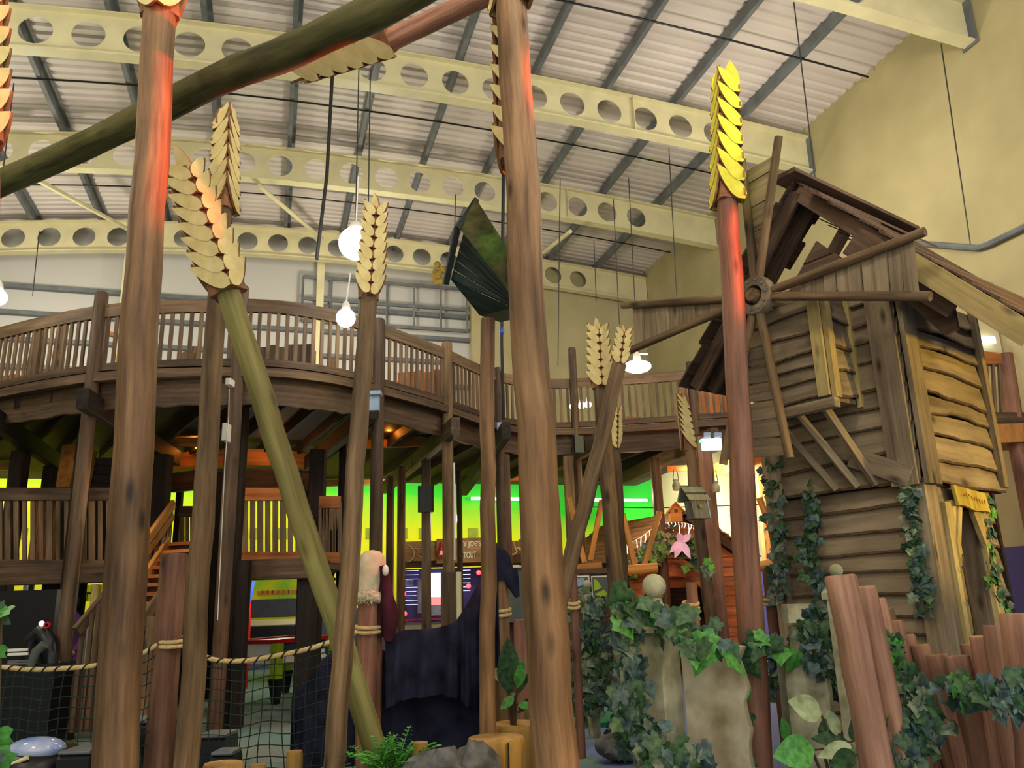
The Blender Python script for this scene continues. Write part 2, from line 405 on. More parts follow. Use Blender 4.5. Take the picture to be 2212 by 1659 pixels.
# ---------------------------------------------------------------- curved cellular roof beams
ords = ['nearest', 'second', 'third', 'farthest']
blab = ['cream roof beam with round holes, crossing the top right corner overhead', 'wide cream roof beam with round holes above the fallen mossy log',
        'cream roof beam with round holes, in the middle of the visible roof', 'farthest cream roof beam with dark round holes, just in front of the far wall']
for bi, Y in enumerate(DEP):
    xr = XR-.02
    t = thing('roof_beam', blab[bi], 'roof beam', Rm(0, Y, zb(0)), 'curved roof beams')
    web = MB(); H = .86; pc = .88; r0 = .29; ns = 24
    x = -11.2
    while x < xr-.01:
        x1 = min(x+pc, xr); hole = (x1 < 10.7 and x1-x > .85); th = .012
        f = lambda a, b, s: Rm(a, Y+s*th, zb(a)+.03+b)
        for s in (-1, 1):
            if not hole:
                vs = [f(x, 0, s), f(x1, 0, s), f(x1, H, s), f(x, H, s)]
                web.add(vs, [(0, 1, 2, 3) if s < 0 else (3, 2, 1, 0)])
            else:
                xm = (x+x1)/2; zm = H/2; inn = []; outr = []
                for k in range(ns):
                    an = 2*math.pi*k/ns; ca, sa = math.cos(an), math.sin(an)
                    inn.append(f(xm+ca*r0, zm+sa*r0, s))
                    q = min((pc/2)/max(abs(ca), 1e-6), (H/2)/max(abs(sa), 1e-6)); outr.append(f(xm+ca*q, zm+sa*q, s))
                vs = inn+outr; fs = []
                for k in range(ns):
                    k2 = (k+1) % ns; fs.append((k, ns+k, ns+k2, k2) if s < 0 else (k, k2, ns+k2, ns+k))
                for k in range(3, ns, 6):                                   # fill the square's corners
                    pass
                web.add(vs, fs)
                cor = [f(x1, H, s), f(x, H, s), f(x, 0, s), f(x1, 0, s)]
                for q_, (k0) in enumerate((0, 1, 2, 3)):
                    ang = math.atan2(H/2, pc/2); ca_ = [ang, math.pi-ang, math.pi+ang, 2*math.pi-ang][q_]
                    k = int(ca_/(2*math.pi/ns)); tri = [outr[k], cor[q_], outr[(k+1) % ns]]
                    web.add(tri, [(0, 1, 2)] if s < 0 else [(2, 1, 0)])
        if hole:
            vs = []
            for k in range(ns):
                an = 2*math.pi*k/ns
                vs += [f(xm+math.cos(an)*r0, zm+math.sin(an)*r0, -1), f(xm+math.cos(an)*r0, zm+math.sin(an)*r0, 1)]
            web.add(vs, [(2*k, 2*k+1, (2*k+3) % (2*ns), (2*k+2) % (2*ns)) for k in range(ns)])
        x = x1
    build(web, 'web', M['cream'], t)
    for nm, z0 in (('bottom_flange', 0), ('top_flange', H+.03)):
        fl = MB(); n = 40; vs = []
        for i in range(n+1):
            X = -11.2+(xr+11.2)*i/n
            vs += [Rm(X, Y-.13, zb(X)+z0), Rm(X, Y+.13, zb(X)+z0), Rm(X, Y+.13, zb(X)+z0+.035), Rm(X, Y-.13, zb(X)+z0+.035)]
        fs = [(0, 1, 2, 3), tuple(4*n+k for k in (3, 2, 1, 0))]
        for i in range(n):
            for k in range(4): fs.append((4*i+k, 4*i+4+k, 4*i+4+(k+1) % 4, 4*i+(k+1) % 4))
        fl.add(vs, fs); build(fl, nm, M['cream'], t)
    if bi < 2:
        pl = MB(); pl.box(Rm(xr-.012, Y, zb(xr)+H/2), .03, .34, H+.1, (RR, DD, UP)); build(pl, 'end_plate', M['purlin'], t)
    if bi in (0, 1, 2):
        st = MB(); st.box(Rm(7.4, Y-.07, zb(7.4)+H/2+.03), .02, .11, H-.02, (RR, DD, UP)); build(st, 'stiffener', M['cream'], t)
# ---------------------------------------------------------------- purlins under the sheet
xb_ = xb-.2
PXS = [-10.2, -8.5, -6.8, -5.1, -3.4, -1.7, 0.0, 1.7, 3.4, 5.1, 6.8, 8.5, 10.2]
pos_w = ['far left', 'second from the left', 'third from the left', 'fourth from the left', 'fifth from the left', 'sixth from the left', 'middle',
         'sixth from the right wall', 'fifth from the right wall', 'fourth from the right wall', 'third from the right wall', 'second from the right wall', 'next to the right wall']
for X, pw in zip(PXS, pos_w):
    mb = MB(); YE = 23.9 if X > xb_ else YB-.05
    mb.bar(Rm(X, 5.5, zb(X)+1.06), Rm(X, YE, zb(X)+1.06), .1, .25, c=.004)
    mb.bar(Rm(X+.09, 5.5, zb(X)+1.17), Rm(X+.09, YE, zb(X)+1.17), .09, .02, c=.002)
    build(mb, 'purlin', M['purlin'], label='dark grey steel purlin under the roof sheeting, %s' % pw, cat='purlin', group='roof purlins', loc=Rm(X, 14, zb(X)+.9))
for k, Y in enumerate((12.2, 16.8, 21.4)):
    mb = MB(); mb.tube([Rm(X, Y, zb(X)+.908) for X in [-11+i*.95 for i in range(25)] if X < 12], .022, seg=6)
    build(mb, 'tie_rod', M['dark'], label='thin black tie rod across the purlins, in the %s bay' % ['near', 'middle', 'far'][k], cat='rod', group='roof tie rods')
# eave fillers along the right wall
# diagonal cream braces below beams
def tubething(name, pts, r, mat, label, cat, group=None, seg=8):
    mb = MB(); mb.tube(pts, r, seg=seg); return build(mb, name, mat, label=label, cat=cat, group=group)
tubething('roof_brace', [PD(80, 388, 18.97), PD(285, 500, 23.3)], .06, M['cream'], 'pale diagonal roof brace at the far left under the third beam', 'brace', 'roof braces')
tubething('roof_brace', [PD(560, 402, 18.97), PD(695, 515, 23.3)], .06, M['cream'], 'pale diagonal roof brace left of the big glowing lamp', 'brace', 'roof braces')
tubething('roof_brace', [PD(1232, 500, 18.97), PD(1175, 545, 21.5)], .06, M['cream'], 'pale diagonal roof brace right of the thick central post', 'brace', 'roof braces')
# girts and posts on the far wall
gz = [PD(200, 628, 24.2).z+k*.78 for k in range(-3, 4)]
for k, z in enumerate(gz):
    mb = MB(); mb.bar(Rm(-11.5, 24.28, z), Rm(xb-.02, 24.28, z), .2, .12, c=.004)
    if z < zb(-8): build(mb, 'wall_rail', M['purlin'], label='grey horizontal steel rail on the far white wall, number %s up' % ['one', 'two', 'three', 'four', 'five', 'six', 'seven'][k], cat='rail', group='far wall rails')
for x, lb in ((272, 'behind the thick left post'), (692, 'left of the hanging lamp')):
    X = roomX(PD(x, 620, 24.1)); mb = MB(); mb.box(Rm(X, 24.2, (5.6+zb(X))/2+.5), .22, .3, zb(X)-5.6, (RR, DD, UP))
    build(mb, 'wall_column', M['cream'], label='cream steel column on the far wall, %s' % lb, cat='column', group='far wall columns')
t = thing('steel_grid_frame', 'dark grey steel window grid on the far wall above the curved railing', 'frame', PD(830, 690, 24.0))
g = MB()
ax0 = roomX(PD(655, 600, 24.0)); ax1 = roomX(PD(1010, 640, 24.0)); zt = PD(700, 598, 24.0).z; zl = PD(850, 690, 24.0).z-.2
for z in (zt, (zt+zl)/2, zl):
    g.bar(Rm(ax0, 24.1, z), Rm(ax1, 24.1, z), .08, .1, c=.004)
build(g, 'horizontal_bars', M['purlin'], t); 
for i in range(7):
    q = MB(); X = lerp(ax0, ax1, i/6); q.bar(Rm(X, 24.1, zl), Rm(X, 24.1, zt), .09, .06, c=.004); build(q, 'mullion', M['purlin'], t)
# paint squares on the lower far wall
M['olive'] = plain('olive green paint', '#9fae2c', .7)
for k, x in enumerate((790, 860, 905, 960, 1012, 1046, 38, 72, 540, 590, 610)):
    p0 = PD(x, 1140, 24.36); p1 = PD(x+20, 1163, 24.36); z0, z1 = p1.z, p0.z; X0, X1 = roomX(p0), roomX(p1)
    mb = MB(); mb.box(Rm((X0+X1)/2, 24.37, (z0+z1)/2), X1-X0, .04, z1-z0, (RR, DD, UP))
    build(mb, 'wall_panel', M['olive'], label='olive panel on the yellow wall, %s' % ['left of the sign between posts', 'second before the sign', 'above the painted hat board', 'above the brown board', 'above the sign left half', 'above the sign right half', 'at far left behind the railing', 'far left behind the dark post', 'behind the middle balusters, left one', 'behind the middle balusters, centre one', 'behind the middle balusters, right one'][k], cat='panel', group='wall panels')
# pipe along the right wall, hanging wires
tubething('conduit_pipe', [PX(1970, 525, 11.93), PX(2110, 536, 11.93), PX(2135, 528, 11.93), PX(2230, 482, 11.93), PX(2900, 180, 11.93)], .06, M['purlin'], 'grey conduit pipe bent upward along the cream right wall', 'pipe')
def wire(x0, y0, x1, y1, D0, D1, lab):
    tubething('hanging_wire', [P(x0, y0, D0), P(x1, y1, D1)], .012, M['wire'], lab, 'wire', 'wires hanging from the roof', seg=5)
wire(2033, 95, 2096, 528, 12.5, 12.6, 'thin dark wire on the right wall reaching down to the conduit')
wire(1715, 5, 1762, 395, 12.2, 12.4, 'thin dark wire falling behind the windmill roof peak')
wire(1445, 320, 1462, 640, 18, 18, 'thin wire hanging left of the yellow wheat head')
wire(1358, 385, 1372, 660, 19, 19, 'thin wire hanging above the small frontal wheat head')
wire(1210, 385, 1205, 790, 17, 17, 'thin wire just right of the thick central post')
wire(1283, 520, 1288, 650, 19, 19, 'thin wire above the left frontal wheat head')
wire(800, 150, 795, 480, 13, 13, 'thin wire above the glowing lamp')
wire(775, 150, 768, 480, 13, 13, 'thin wire holding the glowing lamp')
wire(30, 180, 0, 420, 13, 13, 'thin wire at the far left edge')
wire(85, 500, 70, 640, 18, 18, 'thin wire left of the thick left post')
wire(984, 420, 980, 580, 16, 16, 'thin wire behind the dark bird house')
wire(1325, 430, 1338, 700, 19, 19, 'thin wire above the sail tip, left of another')
tubething('black_cable', [P(718, 160, 12), P(706, 380, 12), P(684, 560, 12)], .03, M['dark'], 'thick black cable hanging from the drooping wheat head area', 'cable')
bp_ = tubething('black_pole', [P(1088, 340, 14.6), P(1083, 740, 15.0), V((P(1083, 740, 15.0).x, 15.3, 5.0))], .035, M['dark'], 'thin black pole beside the central post with a blue marker', 'pole')
mb = MB(); mb.ball(P(1084, 715, 14.95), .05, 1, 1, 1.6); build(mb, 'blue_marker', M['blue'], bp_)
# ---------------------------------------------------------------- upper deck
ZU = 5.0
ctl = [(-160, 880), (0, 843), (150, 815), (300, 800), (540, 795), (680, 806), (800, 830), (950, 872), (1080, 915), (1200, 927), (1400, 917), (1560, 906), (1700, 902)]
edge = spline([PZ(x, y, ZU) for x, y in ctl], 8)
back = [Rm(-11, 22.6, ZU), Rm(10.6, 22.6, ZU)]
t = thing('upper_deck', 'dark timber upper platform with a long curved front edge, high behind the posts', 'platform', (edge[40].x, edge[40].y, ZU))
def off_edge(pts, d):
    out = []
    for i, p in enumerate(pts):
        a = pts[max(i-1, 0)]; b = pts[min(i+1, len(pts)-1)]; tg = (b-a).normalized(); n = V((-tg.y, tg.x, 0))
        out.append(p+n*d)
    return out
mb = MB()
# floor planks running front to back: quads between edge and back line
inn = []
for i, p in enumerate(edge):
    f = i/(len(edge)-1); inn.append(lerp(back[0], back[1], max(0, min(1, (p.dot(RR)+8)/18))) if False else lerp(back[0], back[1], f))
vs = []; ts = []
for z in (0, -.1):
    for p, q in zip(edge, inn): vs += [p+UP*z, q+UP*z]; ts += [V((p.x, z, 0)), V((p.x, z, (q-p).length))]
n = len(edge); fs = []
for i in range(n-1):
    fs.append((2*i, 2*i+2, 2*i+3, 2*i+1)); j = 2*n; fs.append((j+2*i+1, j+2*i+3, j+2*i+2, j+2*i)); fs.append((j+2*i, j+2*i+2, 2*i+2, 2*i))
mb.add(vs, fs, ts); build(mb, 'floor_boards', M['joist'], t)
def ribbon(pts, z0, z1, th, name, mat, par, wav=0):
    """curved board of thickness th standing on edge along pts"""
    mb = MB(); o = mb.off(); q = off_edge(pts, th); vs = []; ts = []; L = 0
    for i, (a, b) in enumerate(zip(pts, q)):
        if i: L += (a-pts[i-1]).length
        w0 = R.uniform(-wav, wav) if wav else 0
        for p, z, s in ((a, z0+w0, 0), (a, z1, 0), (b, z1, th), (b, z0+w0, th)): vs.append(V((p.x, p.y, z))); ts.append(o+V((s, z, L)))
    n = len(pts); fs = [(0, 3, 2, 1), tuple(4*(n-1)+k for k in range(4))]
    for i in range(n-1):
        for k in range(4): fs.append((4*i+k, 4*i+4+k, 4*i+4+(k+1) % 4, 4*i+(k+1) % 4))
    mb.add(vs, fs, ts); return build(mb, name, mat, par)
e_out = off_edge(edge, -.05); e_in = off_edge(edge, .12)
ribbon(e_out, ZU-.13, ZU+.0, .17, 'edge_board', M['deck'], t)
ribbon(e_in, ZU-.52, ZU-.13, .06, 'fascia', M['deck'], t, wav=.02)
for i in range(3, len(edge)-4, 4):
    p = edge[i]; q = inn[i]; d = (q-p).normalized()
    b = MB(); b.bar(p+d*.3-UP*.2, p+d*min(6.5, (q-p).length)-UP*.2, .07, .2); build(b, 'joist', M['joist'], t)
# main bearers below (pixel ends at z 4.55)
for k, (a, b, mt) in enumerate([((190, 868), (372, 985), 'joist'), ((-20, 900), (140, 1010), 'joist'), ((800, 890), (672, 995), 'joist'), ((978, 925), (836, 1050), 'deck'),
                        ((1090, 935), (1005, 1055), 'joist'), ((1535, 945), (1310, 1050), 'deck'), ((1300, 950), (1215, 995), 'deck'), ((1640, 985), (1530, 1020), 'orange')]):
    p = PZ(a[0], a[1], 4.5); q = PZ(b[0], b[1], 4.5); m_ = MB(); m_.bar(p-(q-p).normalized()*.2, q+(q-p).normalized()*.3, .16, .3); build(m_, 'bearer', M[mt], t)
for k, (x0, x1, y, D) in enumerate([(330, 442, 917, 15.5), (785, 935, 943, 16.2), (690, 845, 1030, 21.5), (-5, 48, 992, 17.5), (388, 445, 1044, 21.5), (1440, 1650, 1010, 19.5), (1100, 1160, 1032, 21.5)]):
    p = P(x0, y, D); q = P(x1, y, D); z = (p.z+q.z)/2; p.z = q.z = min(z, 4.78); m_ = MB(); m_.bar(p, q, .1, .17 if D < 18 else .15); build(m_, 'cross_beam', M['orange'], t)  # joist faces under warm lamps, the glow put into their colour
# ---------------------------------------------------------------- railings with posts
def nearest(x, y=None):
    """index on edge whose projection is at pixel x"""
    best = None
    for i, p in enumerate(edge):
        v = p-EYE; cp, sp = math.cos(PITCH), math.sin(PITCH); dz = v.y*cp+v.z*sp; b = -v.y*sp+v.z*cp
        c, s = math.cos(ROLL), math.sin(ROLL); u = (v.x*c-b*s)/dz*F+CX
        if best is None or abs(u-x) < best[0]: best = (abs(u-x), i)
    return best[1]
HR = 1.08
posts = [(-40, 1.4, 'just beyond the left end'), (196, 1.28, 'tall one left of the thick left post'), (521, 1.28, 'behind the leaning stalk head'), (812, 1.15, 'behind the stalk beside the glowing lamp'),
         (972, 1.2, 'left of the dark bird house post'), (1085, 1.15, 'left edge of the thick central post'), (1246, 1.75, 'tall thin one left of the frontal wheat head'), (1508, 1.25, 'below the left mill sail')]
idx = []
for x, h, lb in posts:
    i = nearest(x); idx.append(i); p = edge[i]; q = p+(inn[i]-p).normalized()*.03
    mb = MB(); r_ = .1 if x < 1100 else .085
    zt = ZU+h
    mb.tube([V((q.x, q.y, 0 if x not in (-40,) else 0)), V((q.x, q.y, 2.5)), V((q.x, q.y, ZU)), V((q.x, q.y, zt-.03)), V((q.x, q.y, zt))], [r_, r_, r_, r_, r_*.85], seg=14, bump=.02)
    build(mb, 'deck_post', M['deck'] if x != 972 else M['loggrey'], label='round timber post carrying the curved railing, %s' % lb, cat='post', group='posts of the upper railing')
seclab = ['leftmost section with leaning balusters', 'section behind the thick left post', 'section behind the glowing lower lamp', 'section right of the lamp stalk, sloping down', 'short section left of the dark bird house post',
          'section partly behind the thick central post', 'section below the frontal wheat head and bright bulb', 'last section beside the windmill']
idx.append(len(edge)-3)
for s in range(len(idx)-1):
    i0, i1 = idx[s], idx[s+1]
    if i1-i0 < 1: continue
    pts = [p+(inn[i0+k]-p).normalized()*.02 for k, p in enumerate(edge[i0:i1+1])]
    mid = pts[len(pts)//2]
    g = thing('railing', 'curved timber railing of the upper deck, %s' % seclab[s], 'railing', mid, 'upper deck railing sections')
    ribbon([p+UP*0 for p in pts], ZU+HR-.2, ZU+HR, .07, 'top_rail', M['rail'], g)
    ribbon(pts, ZU+.04, ZU+.15, .07, 'bottom_rail', M['deck'], g)
    # balusters at even arc length
    L = [0]
    for a, b in zip(pts, pts[1:]): L.append(L[-1]+(b-a).length)
    nb = max(2, int(L[-1]/.135)); k = 0
    for b_ in range(1, nb):
        dd = L[-1]*b_/nb
        while k < len(L)-2 and L[k+1] < dd: k += 1
        p = lerp(pts[k], pts[k+1], (dd-L[k])/(L[k+1]-L[k])); tg = (pts[k+1]-pts[k]).normalized(); nn = V((-tg.y, tg.x, 0))
        m_ = MB(); m_.bar(p+nn*.03+UP*.12, p+nn*.03+UP*(HR-.16), .055, .035, up=nn); build(m_, 'baluster', M['rail'], g)
# support posts below
def dpost(x, y, D, r, z1, mat, lab, sq=False, y1=None, x1=None):
    p = P(x, y, D); mb = MB(); b = V((p.x, p.y, 0)); e = V((p.x, p.y, z1))
    if sq: mb.bar(b, e, r*2, r*2, up=V((0, 1, 0)))
    else: mb.tube([b, lerp(b, e, .5), e], r, seg=12, bump=.02)
    return build(mb, 'support_post', M[mat], label=lab, cat='post', group='posts under the upper deck')
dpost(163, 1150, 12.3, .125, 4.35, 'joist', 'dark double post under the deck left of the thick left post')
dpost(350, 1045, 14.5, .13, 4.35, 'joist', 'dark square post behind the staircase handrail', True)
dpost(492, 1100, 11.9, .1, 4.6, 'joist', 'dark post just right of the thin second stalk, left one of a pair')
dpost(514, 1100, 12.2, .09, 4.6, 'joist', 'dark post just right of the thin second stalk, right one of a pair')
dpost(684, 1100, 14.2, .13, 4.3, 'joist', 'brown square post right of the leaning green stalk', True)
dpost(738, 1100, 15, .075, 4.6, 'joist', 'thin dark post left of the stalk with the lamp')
dpost(842, 1220, 17.5, .075, 4.3, 'rail', 'thin pale post, first right of the white fur hat', True)
dpost(866, 1220, 16.8, .085, 4.4, 'loggrey', 'grey round post left of the painted hat board')
dpost(921, 1220, 16, .085, 4.4, 'rail', 'square post between the painted hat board and the bottle sign', True)
dpost(993, 1150, 17.5, .06, 4.4, 'deck', 'thin brown post in front of the lettered sign')
dpost(1093, 1100, 15.8, .1, 4.4, 'deck', 'brown post left of the thick central post, above the dark cap')
dpost(1232, 1100, 16.2, .1, 4.4, 'rail', 'brown post right of the thick central post', True)
dpost(1425, 1130, 16.8, .11, 4.4, 'deck', 'round post left of the small grey bird house')
dpost(1534, 1150, 14.6, .14, 4.4, 'logred', 'square reddish post right of the small grey bird house', True)
dpost(30, 1100, 14, .12, 4.4, 'joist', 'dark post at the far left under the deck', True)
dpost(97, 1030, 15.5, .05, 4.4, 'joist', 'thin dark post at the left under the deck')
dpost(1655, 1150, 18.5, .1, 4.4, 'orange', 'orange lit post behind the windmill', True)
# wide boxed wrap around the middle post
p = P(970, 1280, 13.8); mb = MB(); mb.box(V((p.x, p.y, 1.05)), .25, .25, 2.1)
build(mb, 'post_cover', M['deck'], label='square brown wooden sleeve around the base of the middle deck post', cat='post cover')
mb = MB(); mb.box(V((p.x+.165, p.y, 1.05)), .07, .22, 2.1); build(mb, 'post_cover', M['cream'], label='narrow cream board standing right of the square brown sleeve', cat='board')
# knee braces
for k, (x0, y0, x1, y1, D, mt) in enumerate([(1228, 1075, 1262, 1215, 15.5, 'orange'), (1300, 1080, 1275, 1210, 16, 'orange'), (1345, 1110, 1372, 1225, 15.5, 'orange'), (1425, 1105, 1392, 1220, 15.5, 'orange'), (1640, 1075, 1672, 1160, 15, 'orange')]):
    mb = MB(); mb.bar(P(x0, y0, D), P(x1, y1, D), .1, .1); build(mb, 'knee_brace', M[mt], label='slanting pine brace in front of the cabin roof, %s from the left' % ['first', 'second', 'third', 'fourth', 'fifth'][k], cat='brace', group='slanting braces')
for k, (x0, x1, y, D) in enumerate([(1232, 1300, 1228, 15.2), (1345, 1420, 1230, 15.2), (1640, 1680, 1222, 14.5)]):
    mb = MB(); mb.tube([P(x0-4, y+3, D), P(x1, y-4, D)], .09, seg=10); build(mb, 'log_rail', M['orange'], label='horizontal round log rail below the braces, %s' % ['left one', 'middle one', 'right one beside the windmill'][k], cat='rail', group='log rails')
# far right landing behind the windmill
g = thing('railing', 'reddish timber railing behind the right edge of the windmill', 'railing', PX(2170, 890, 11.4))
Dm = PX(2170, 890, 11.3).y
tr = MB(); tr.bar(P(2100, 772, Dm-.2), P(2165, 778, Dm), .1, .22); build(tr, 'top_rail', M['cabin'], g)
br = MB(); br.bar(P(2100, 905, Dm-.2), P(2230, 905, Dm), .12, .2); build(br, 'bottom_rail', M['deck'], g)
for x in (2118, 2132, 2146, 2160): 
    b = MB(); b.bar(P(x-2, 785, Dm-.1), P(x+4, 903, Dm-.1), .07, .04); build(b, 'baluster', M['rail'], g)
b = MB(); a0 = P(2170, 765, Dm); a1 = P(2192, 905, Dm); b.tube([a0, a1], .12, seg=12); build(b, 'post', M['logred'], g)
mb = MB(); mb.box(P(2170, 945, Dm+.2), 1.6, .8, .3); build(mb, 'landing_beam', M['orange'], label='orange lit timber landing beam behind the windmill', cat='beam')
mb = MB(); a0 = P(2205, 1000, Dm); mb.tube([V((a0.x, a0.y, 0)), V((a0.x, a0.y, a0.z+.5))], .13, seg=12); build(mb, 'support_post', M['logred'], label='reddish post at the right frame edge behind the windmill', cat='post')
mb = MB(); a0 = P(2128, 690, Dm+.6); mb.box(a0, .35, .05, 1.4); build(mb, 'notice_board', M['plaster'], label='tall pale board with a bright strip behind the windmill roof', cat='board')
mb = MB(); a0 = P(2130, 735, Dm+.5); mb.box(a0, .3, .05, .12); build(mb, 'strip_light', emit('strip glow', '#ffffff', 4), label='short bright strip light behind the right side of the windmill', cat='light')
# clutter on the upper deck: timber play panels, stumps, rear posts
def deckbox(x, y, D, w, h, mat, lab, cat_='panel', name='timber_panel', dep=.3):
    p = P(x, y, D); mb = MB(); z1 = max(p.z, ZU+.2)
    nplk = max(2, int(w/.16))
    for i in range(nplk): mb.bar(V((p.x-w/2+w*(i+.5)/nplk, p.y, ZU)), V((p.x-w/2+w*(i+.5)/nplk, p.y, ZU+h+R.uniform(-.04, .04))), w/nplk*.96, .06, up=V((0, 1, 0)))
    mb.box(V((p.x, p.y+dep/2, ZU+h*.85)), w, dep, .1); mb.box(V((p.x-w*.45, p.y+dep, ZU+h/2)), .1, .1, h); mb.box(V((p.x+w*.45, p.y+dep, ZU+h/2)), .1, .1, h)
    return build(mb, name, M[mat], label=lab, cat=cat_)
deckbox(600, 750, 14.5, 1.3, 1.35, 'deck', 'dark plank play hut wall behind the railing right of the leaning stalk')
deckbox(915, 790, 15, 1.0, .95, 'cabin', 'reddish brown plank box behind the railing left of the dark bird house')
deckbox(60, 760, 14.0, .9, .8, 'cabin', 'brown plank box behind the far left railing')
deckbox(1420, 850, 18, 1.5, .55, 'cabin', 'low brown plank bench behind the railing right of the bright bulb')
deckbox(1530, 830, 17, 1.2, .95, 'cabin', 'brown plank hut behind the railing below the left mill sail')
for x, y, D, h, r_, lb in ((95, 640, 13.6, 1.55, .12, 'short thick stump post behind the left railing'), (145, 620, 13.8, 1.8, .1, 'tall stump post behind the left railing'), (410, 720, 13.5, .95, .13, 'gnarled stump behind the railing right of the thick left post'),
                  (425, 690, 13.6, 1.1, .07, 'thin stub post beside the gnarled stump'), (720, 745, 14.5, 1.1, .1, 'split stump behind the railing below the lower lamp')):
    p = P(x, y, D); mb = MB(); mb.tube([V((p.x, p.y, ZU)), V((p.x, p.y, ZU+h*.6)), V((p.x+.02, p.y, ZU+h))], [r_*1.1, r_, r_*.92], seg=12, bump=.05)
    build(mb, 'stump', M['loggrey'], label=lb, cat='stump')
ob_ = P(216, 716, 14); oc_ = P(262, 728, 14); mb = MB(); mb.tube([V((ob_.x, ob_.y, ZU)), V((ob_.x, ob_.y, ob_.z-.05)), ob_, oc_, V((oc_.x, oc_.y, oc_.z-.05)), V((oc_.x, oc_.y, ZU))], .05, seg=8); build(mb, 'hurdle', M['orange'], label='orange hurdle bar behind the railing left of the thick left post', cat='hurdle')
# ---------------------------------------------------------------- lower deck (first storey) left
ZL = 2.3
def lowrail(name, xs0, xs1, ytop, ybot, D, lab, nb, mat='deck', slant=0):
    p = P(xs0, ybot, D); q = P(xs1, ybot, D); a = P(xs0, ytop, D); b = P(xs1, ytop, D)
    g = thing('railing', lab, 'railing', lerp(p, q, .5), 'lower railings')
    m1 = MB(); m1.bar(a, b, .08, .2); build(m1, 'top_rail', M[mat], g)
    m1 = MB(); m1.bar(p, q, .08, .18); build(m1, 'bottom_rail', M[mat], g)
    for i in range(nb):
        f = (i+.5)/nb; m1 = MB(); m1.bar(lerp(p, q, f), lerp(a, b, f), .06+.03*R.random(), .04, up=V((0, 1, 0))); build(m1, 'baluster', M['rail'], g)
    return g
lowrail('railing', -10, 262, 1068, 1222, 12.6, 'dark lower railing at the far left with wide gaps', 15)
lowrail('railing', 505, 652, 1068, 1205, 12.6, 'reddish lower railing between the second stalk and the leaning green stalk', 9, 'cabin')
lowrail('railing', 690, 735, 1085, 1205, 13.6, 'close boarded lower railing right of the leaning green stalk', 7, 'cabin')
lowrail('railing', 388, 432, 1105, 1195, 15.5, 'short lower railing at the top of the staircase', 4, 'deck')
for (x0, x1, y0, D, lab) in ((-20, 245, 1240, 12.4, 'left part with dark opening below'), (495, 675, 1230, 12.4, 'middle part, above the framed opening')):
    mb = MB(); p = P(x0, y0, D); q = P(x1, y0, D); p.z = q.z = (p.z+q.z)/2
    mb.bar(p, q, .15, .3); 
    mb.box((p+q)/2+V((0, 1.6, .1)), (q-p).length, 3.0, .12)
    build(mb, 'lower_deck', M['deck'], label='lower platform timber edge, %s' % lab, cat='platform', group='lower platforms')
# framed opening posts below lower deck
dpost(522, 1320, 12.2, .09, 2.3, 'joist', 'dark post left of the framed opening', True)
dpost(662, 1320, 12.6, .13, 2.3, 'joist', 'dark post right of the framed opening', True)
dpost(115, 1330, 13.4, .16, 2.3, 'joist', 'dark wide post below the far left platform', True)
# inner ring balcony, its orange lamplight put into the timber colour
g = thing('inner_balcony', 'orange lit curved inner balcony under the deck behind the leaning stalk', 'balcony', P(480, 985, 16.5))
pp = spline([P(372, 968, 16.5), P(440, 985, 16.2), P(520, 990, 16.2), P(600, 985, 16.4), P(672, 968, 16.8)], 6)
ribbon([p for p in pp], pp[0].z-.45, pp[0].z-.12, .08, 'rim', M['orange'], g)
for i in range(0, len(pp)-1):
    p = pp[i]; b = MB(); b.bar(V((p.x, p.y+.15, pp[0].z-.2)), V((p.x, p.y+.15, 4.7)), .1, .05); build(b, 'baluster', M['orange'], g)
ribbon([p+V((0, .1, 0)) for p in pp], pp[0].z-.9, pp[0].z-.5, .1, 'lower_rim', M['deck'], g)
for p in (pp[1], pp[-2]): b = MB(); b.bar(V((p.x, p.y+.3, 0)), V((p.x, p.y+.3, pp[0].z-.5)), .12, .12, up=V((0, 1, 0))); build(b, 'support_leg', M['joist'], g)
# log slide / stair at far left under the deck
g = thing('log_steps', 'dark timber steps with pale side boards under the left of the deck', 'steps', P(215, 1100, 13.6))
for x_ in (195, 250): b = MB(); q_ = P(x_, 1040, 14.0); b.bar(V((q_.x, 14.1, 0)), V((q_.x, 14.1, q_.z)), .12, .12, up=V((0, 1, 0))); build(b, 'support_leg', M['joist'], g)
for k in range(5):
    y = 1000+k*18; b = MB(); b.bar(P(190-k*2, y, 14.2-k*.12), P(255, y, 14.2-k*.12), .2, .16); build(b, 'step', M['joist'], g)
for x0, y0, x1, y1 in ((188, 985, 178, 1050), (150, 972, 138, 1052)):
    b = MB(); p = P(x0, y0, 14.2); q = P(x1, y1, 13.6); w_ = .28
    b.prism([p+V((-w_/2, 0, .1)), p+V((w_/2, 0, .1)), q+V((w_/3, 0, 0)), q+V((-w_/2, 0, 0))], V((0, .08, 0)), grain=q-p); build(b, 'side_board', M['orange'], g)
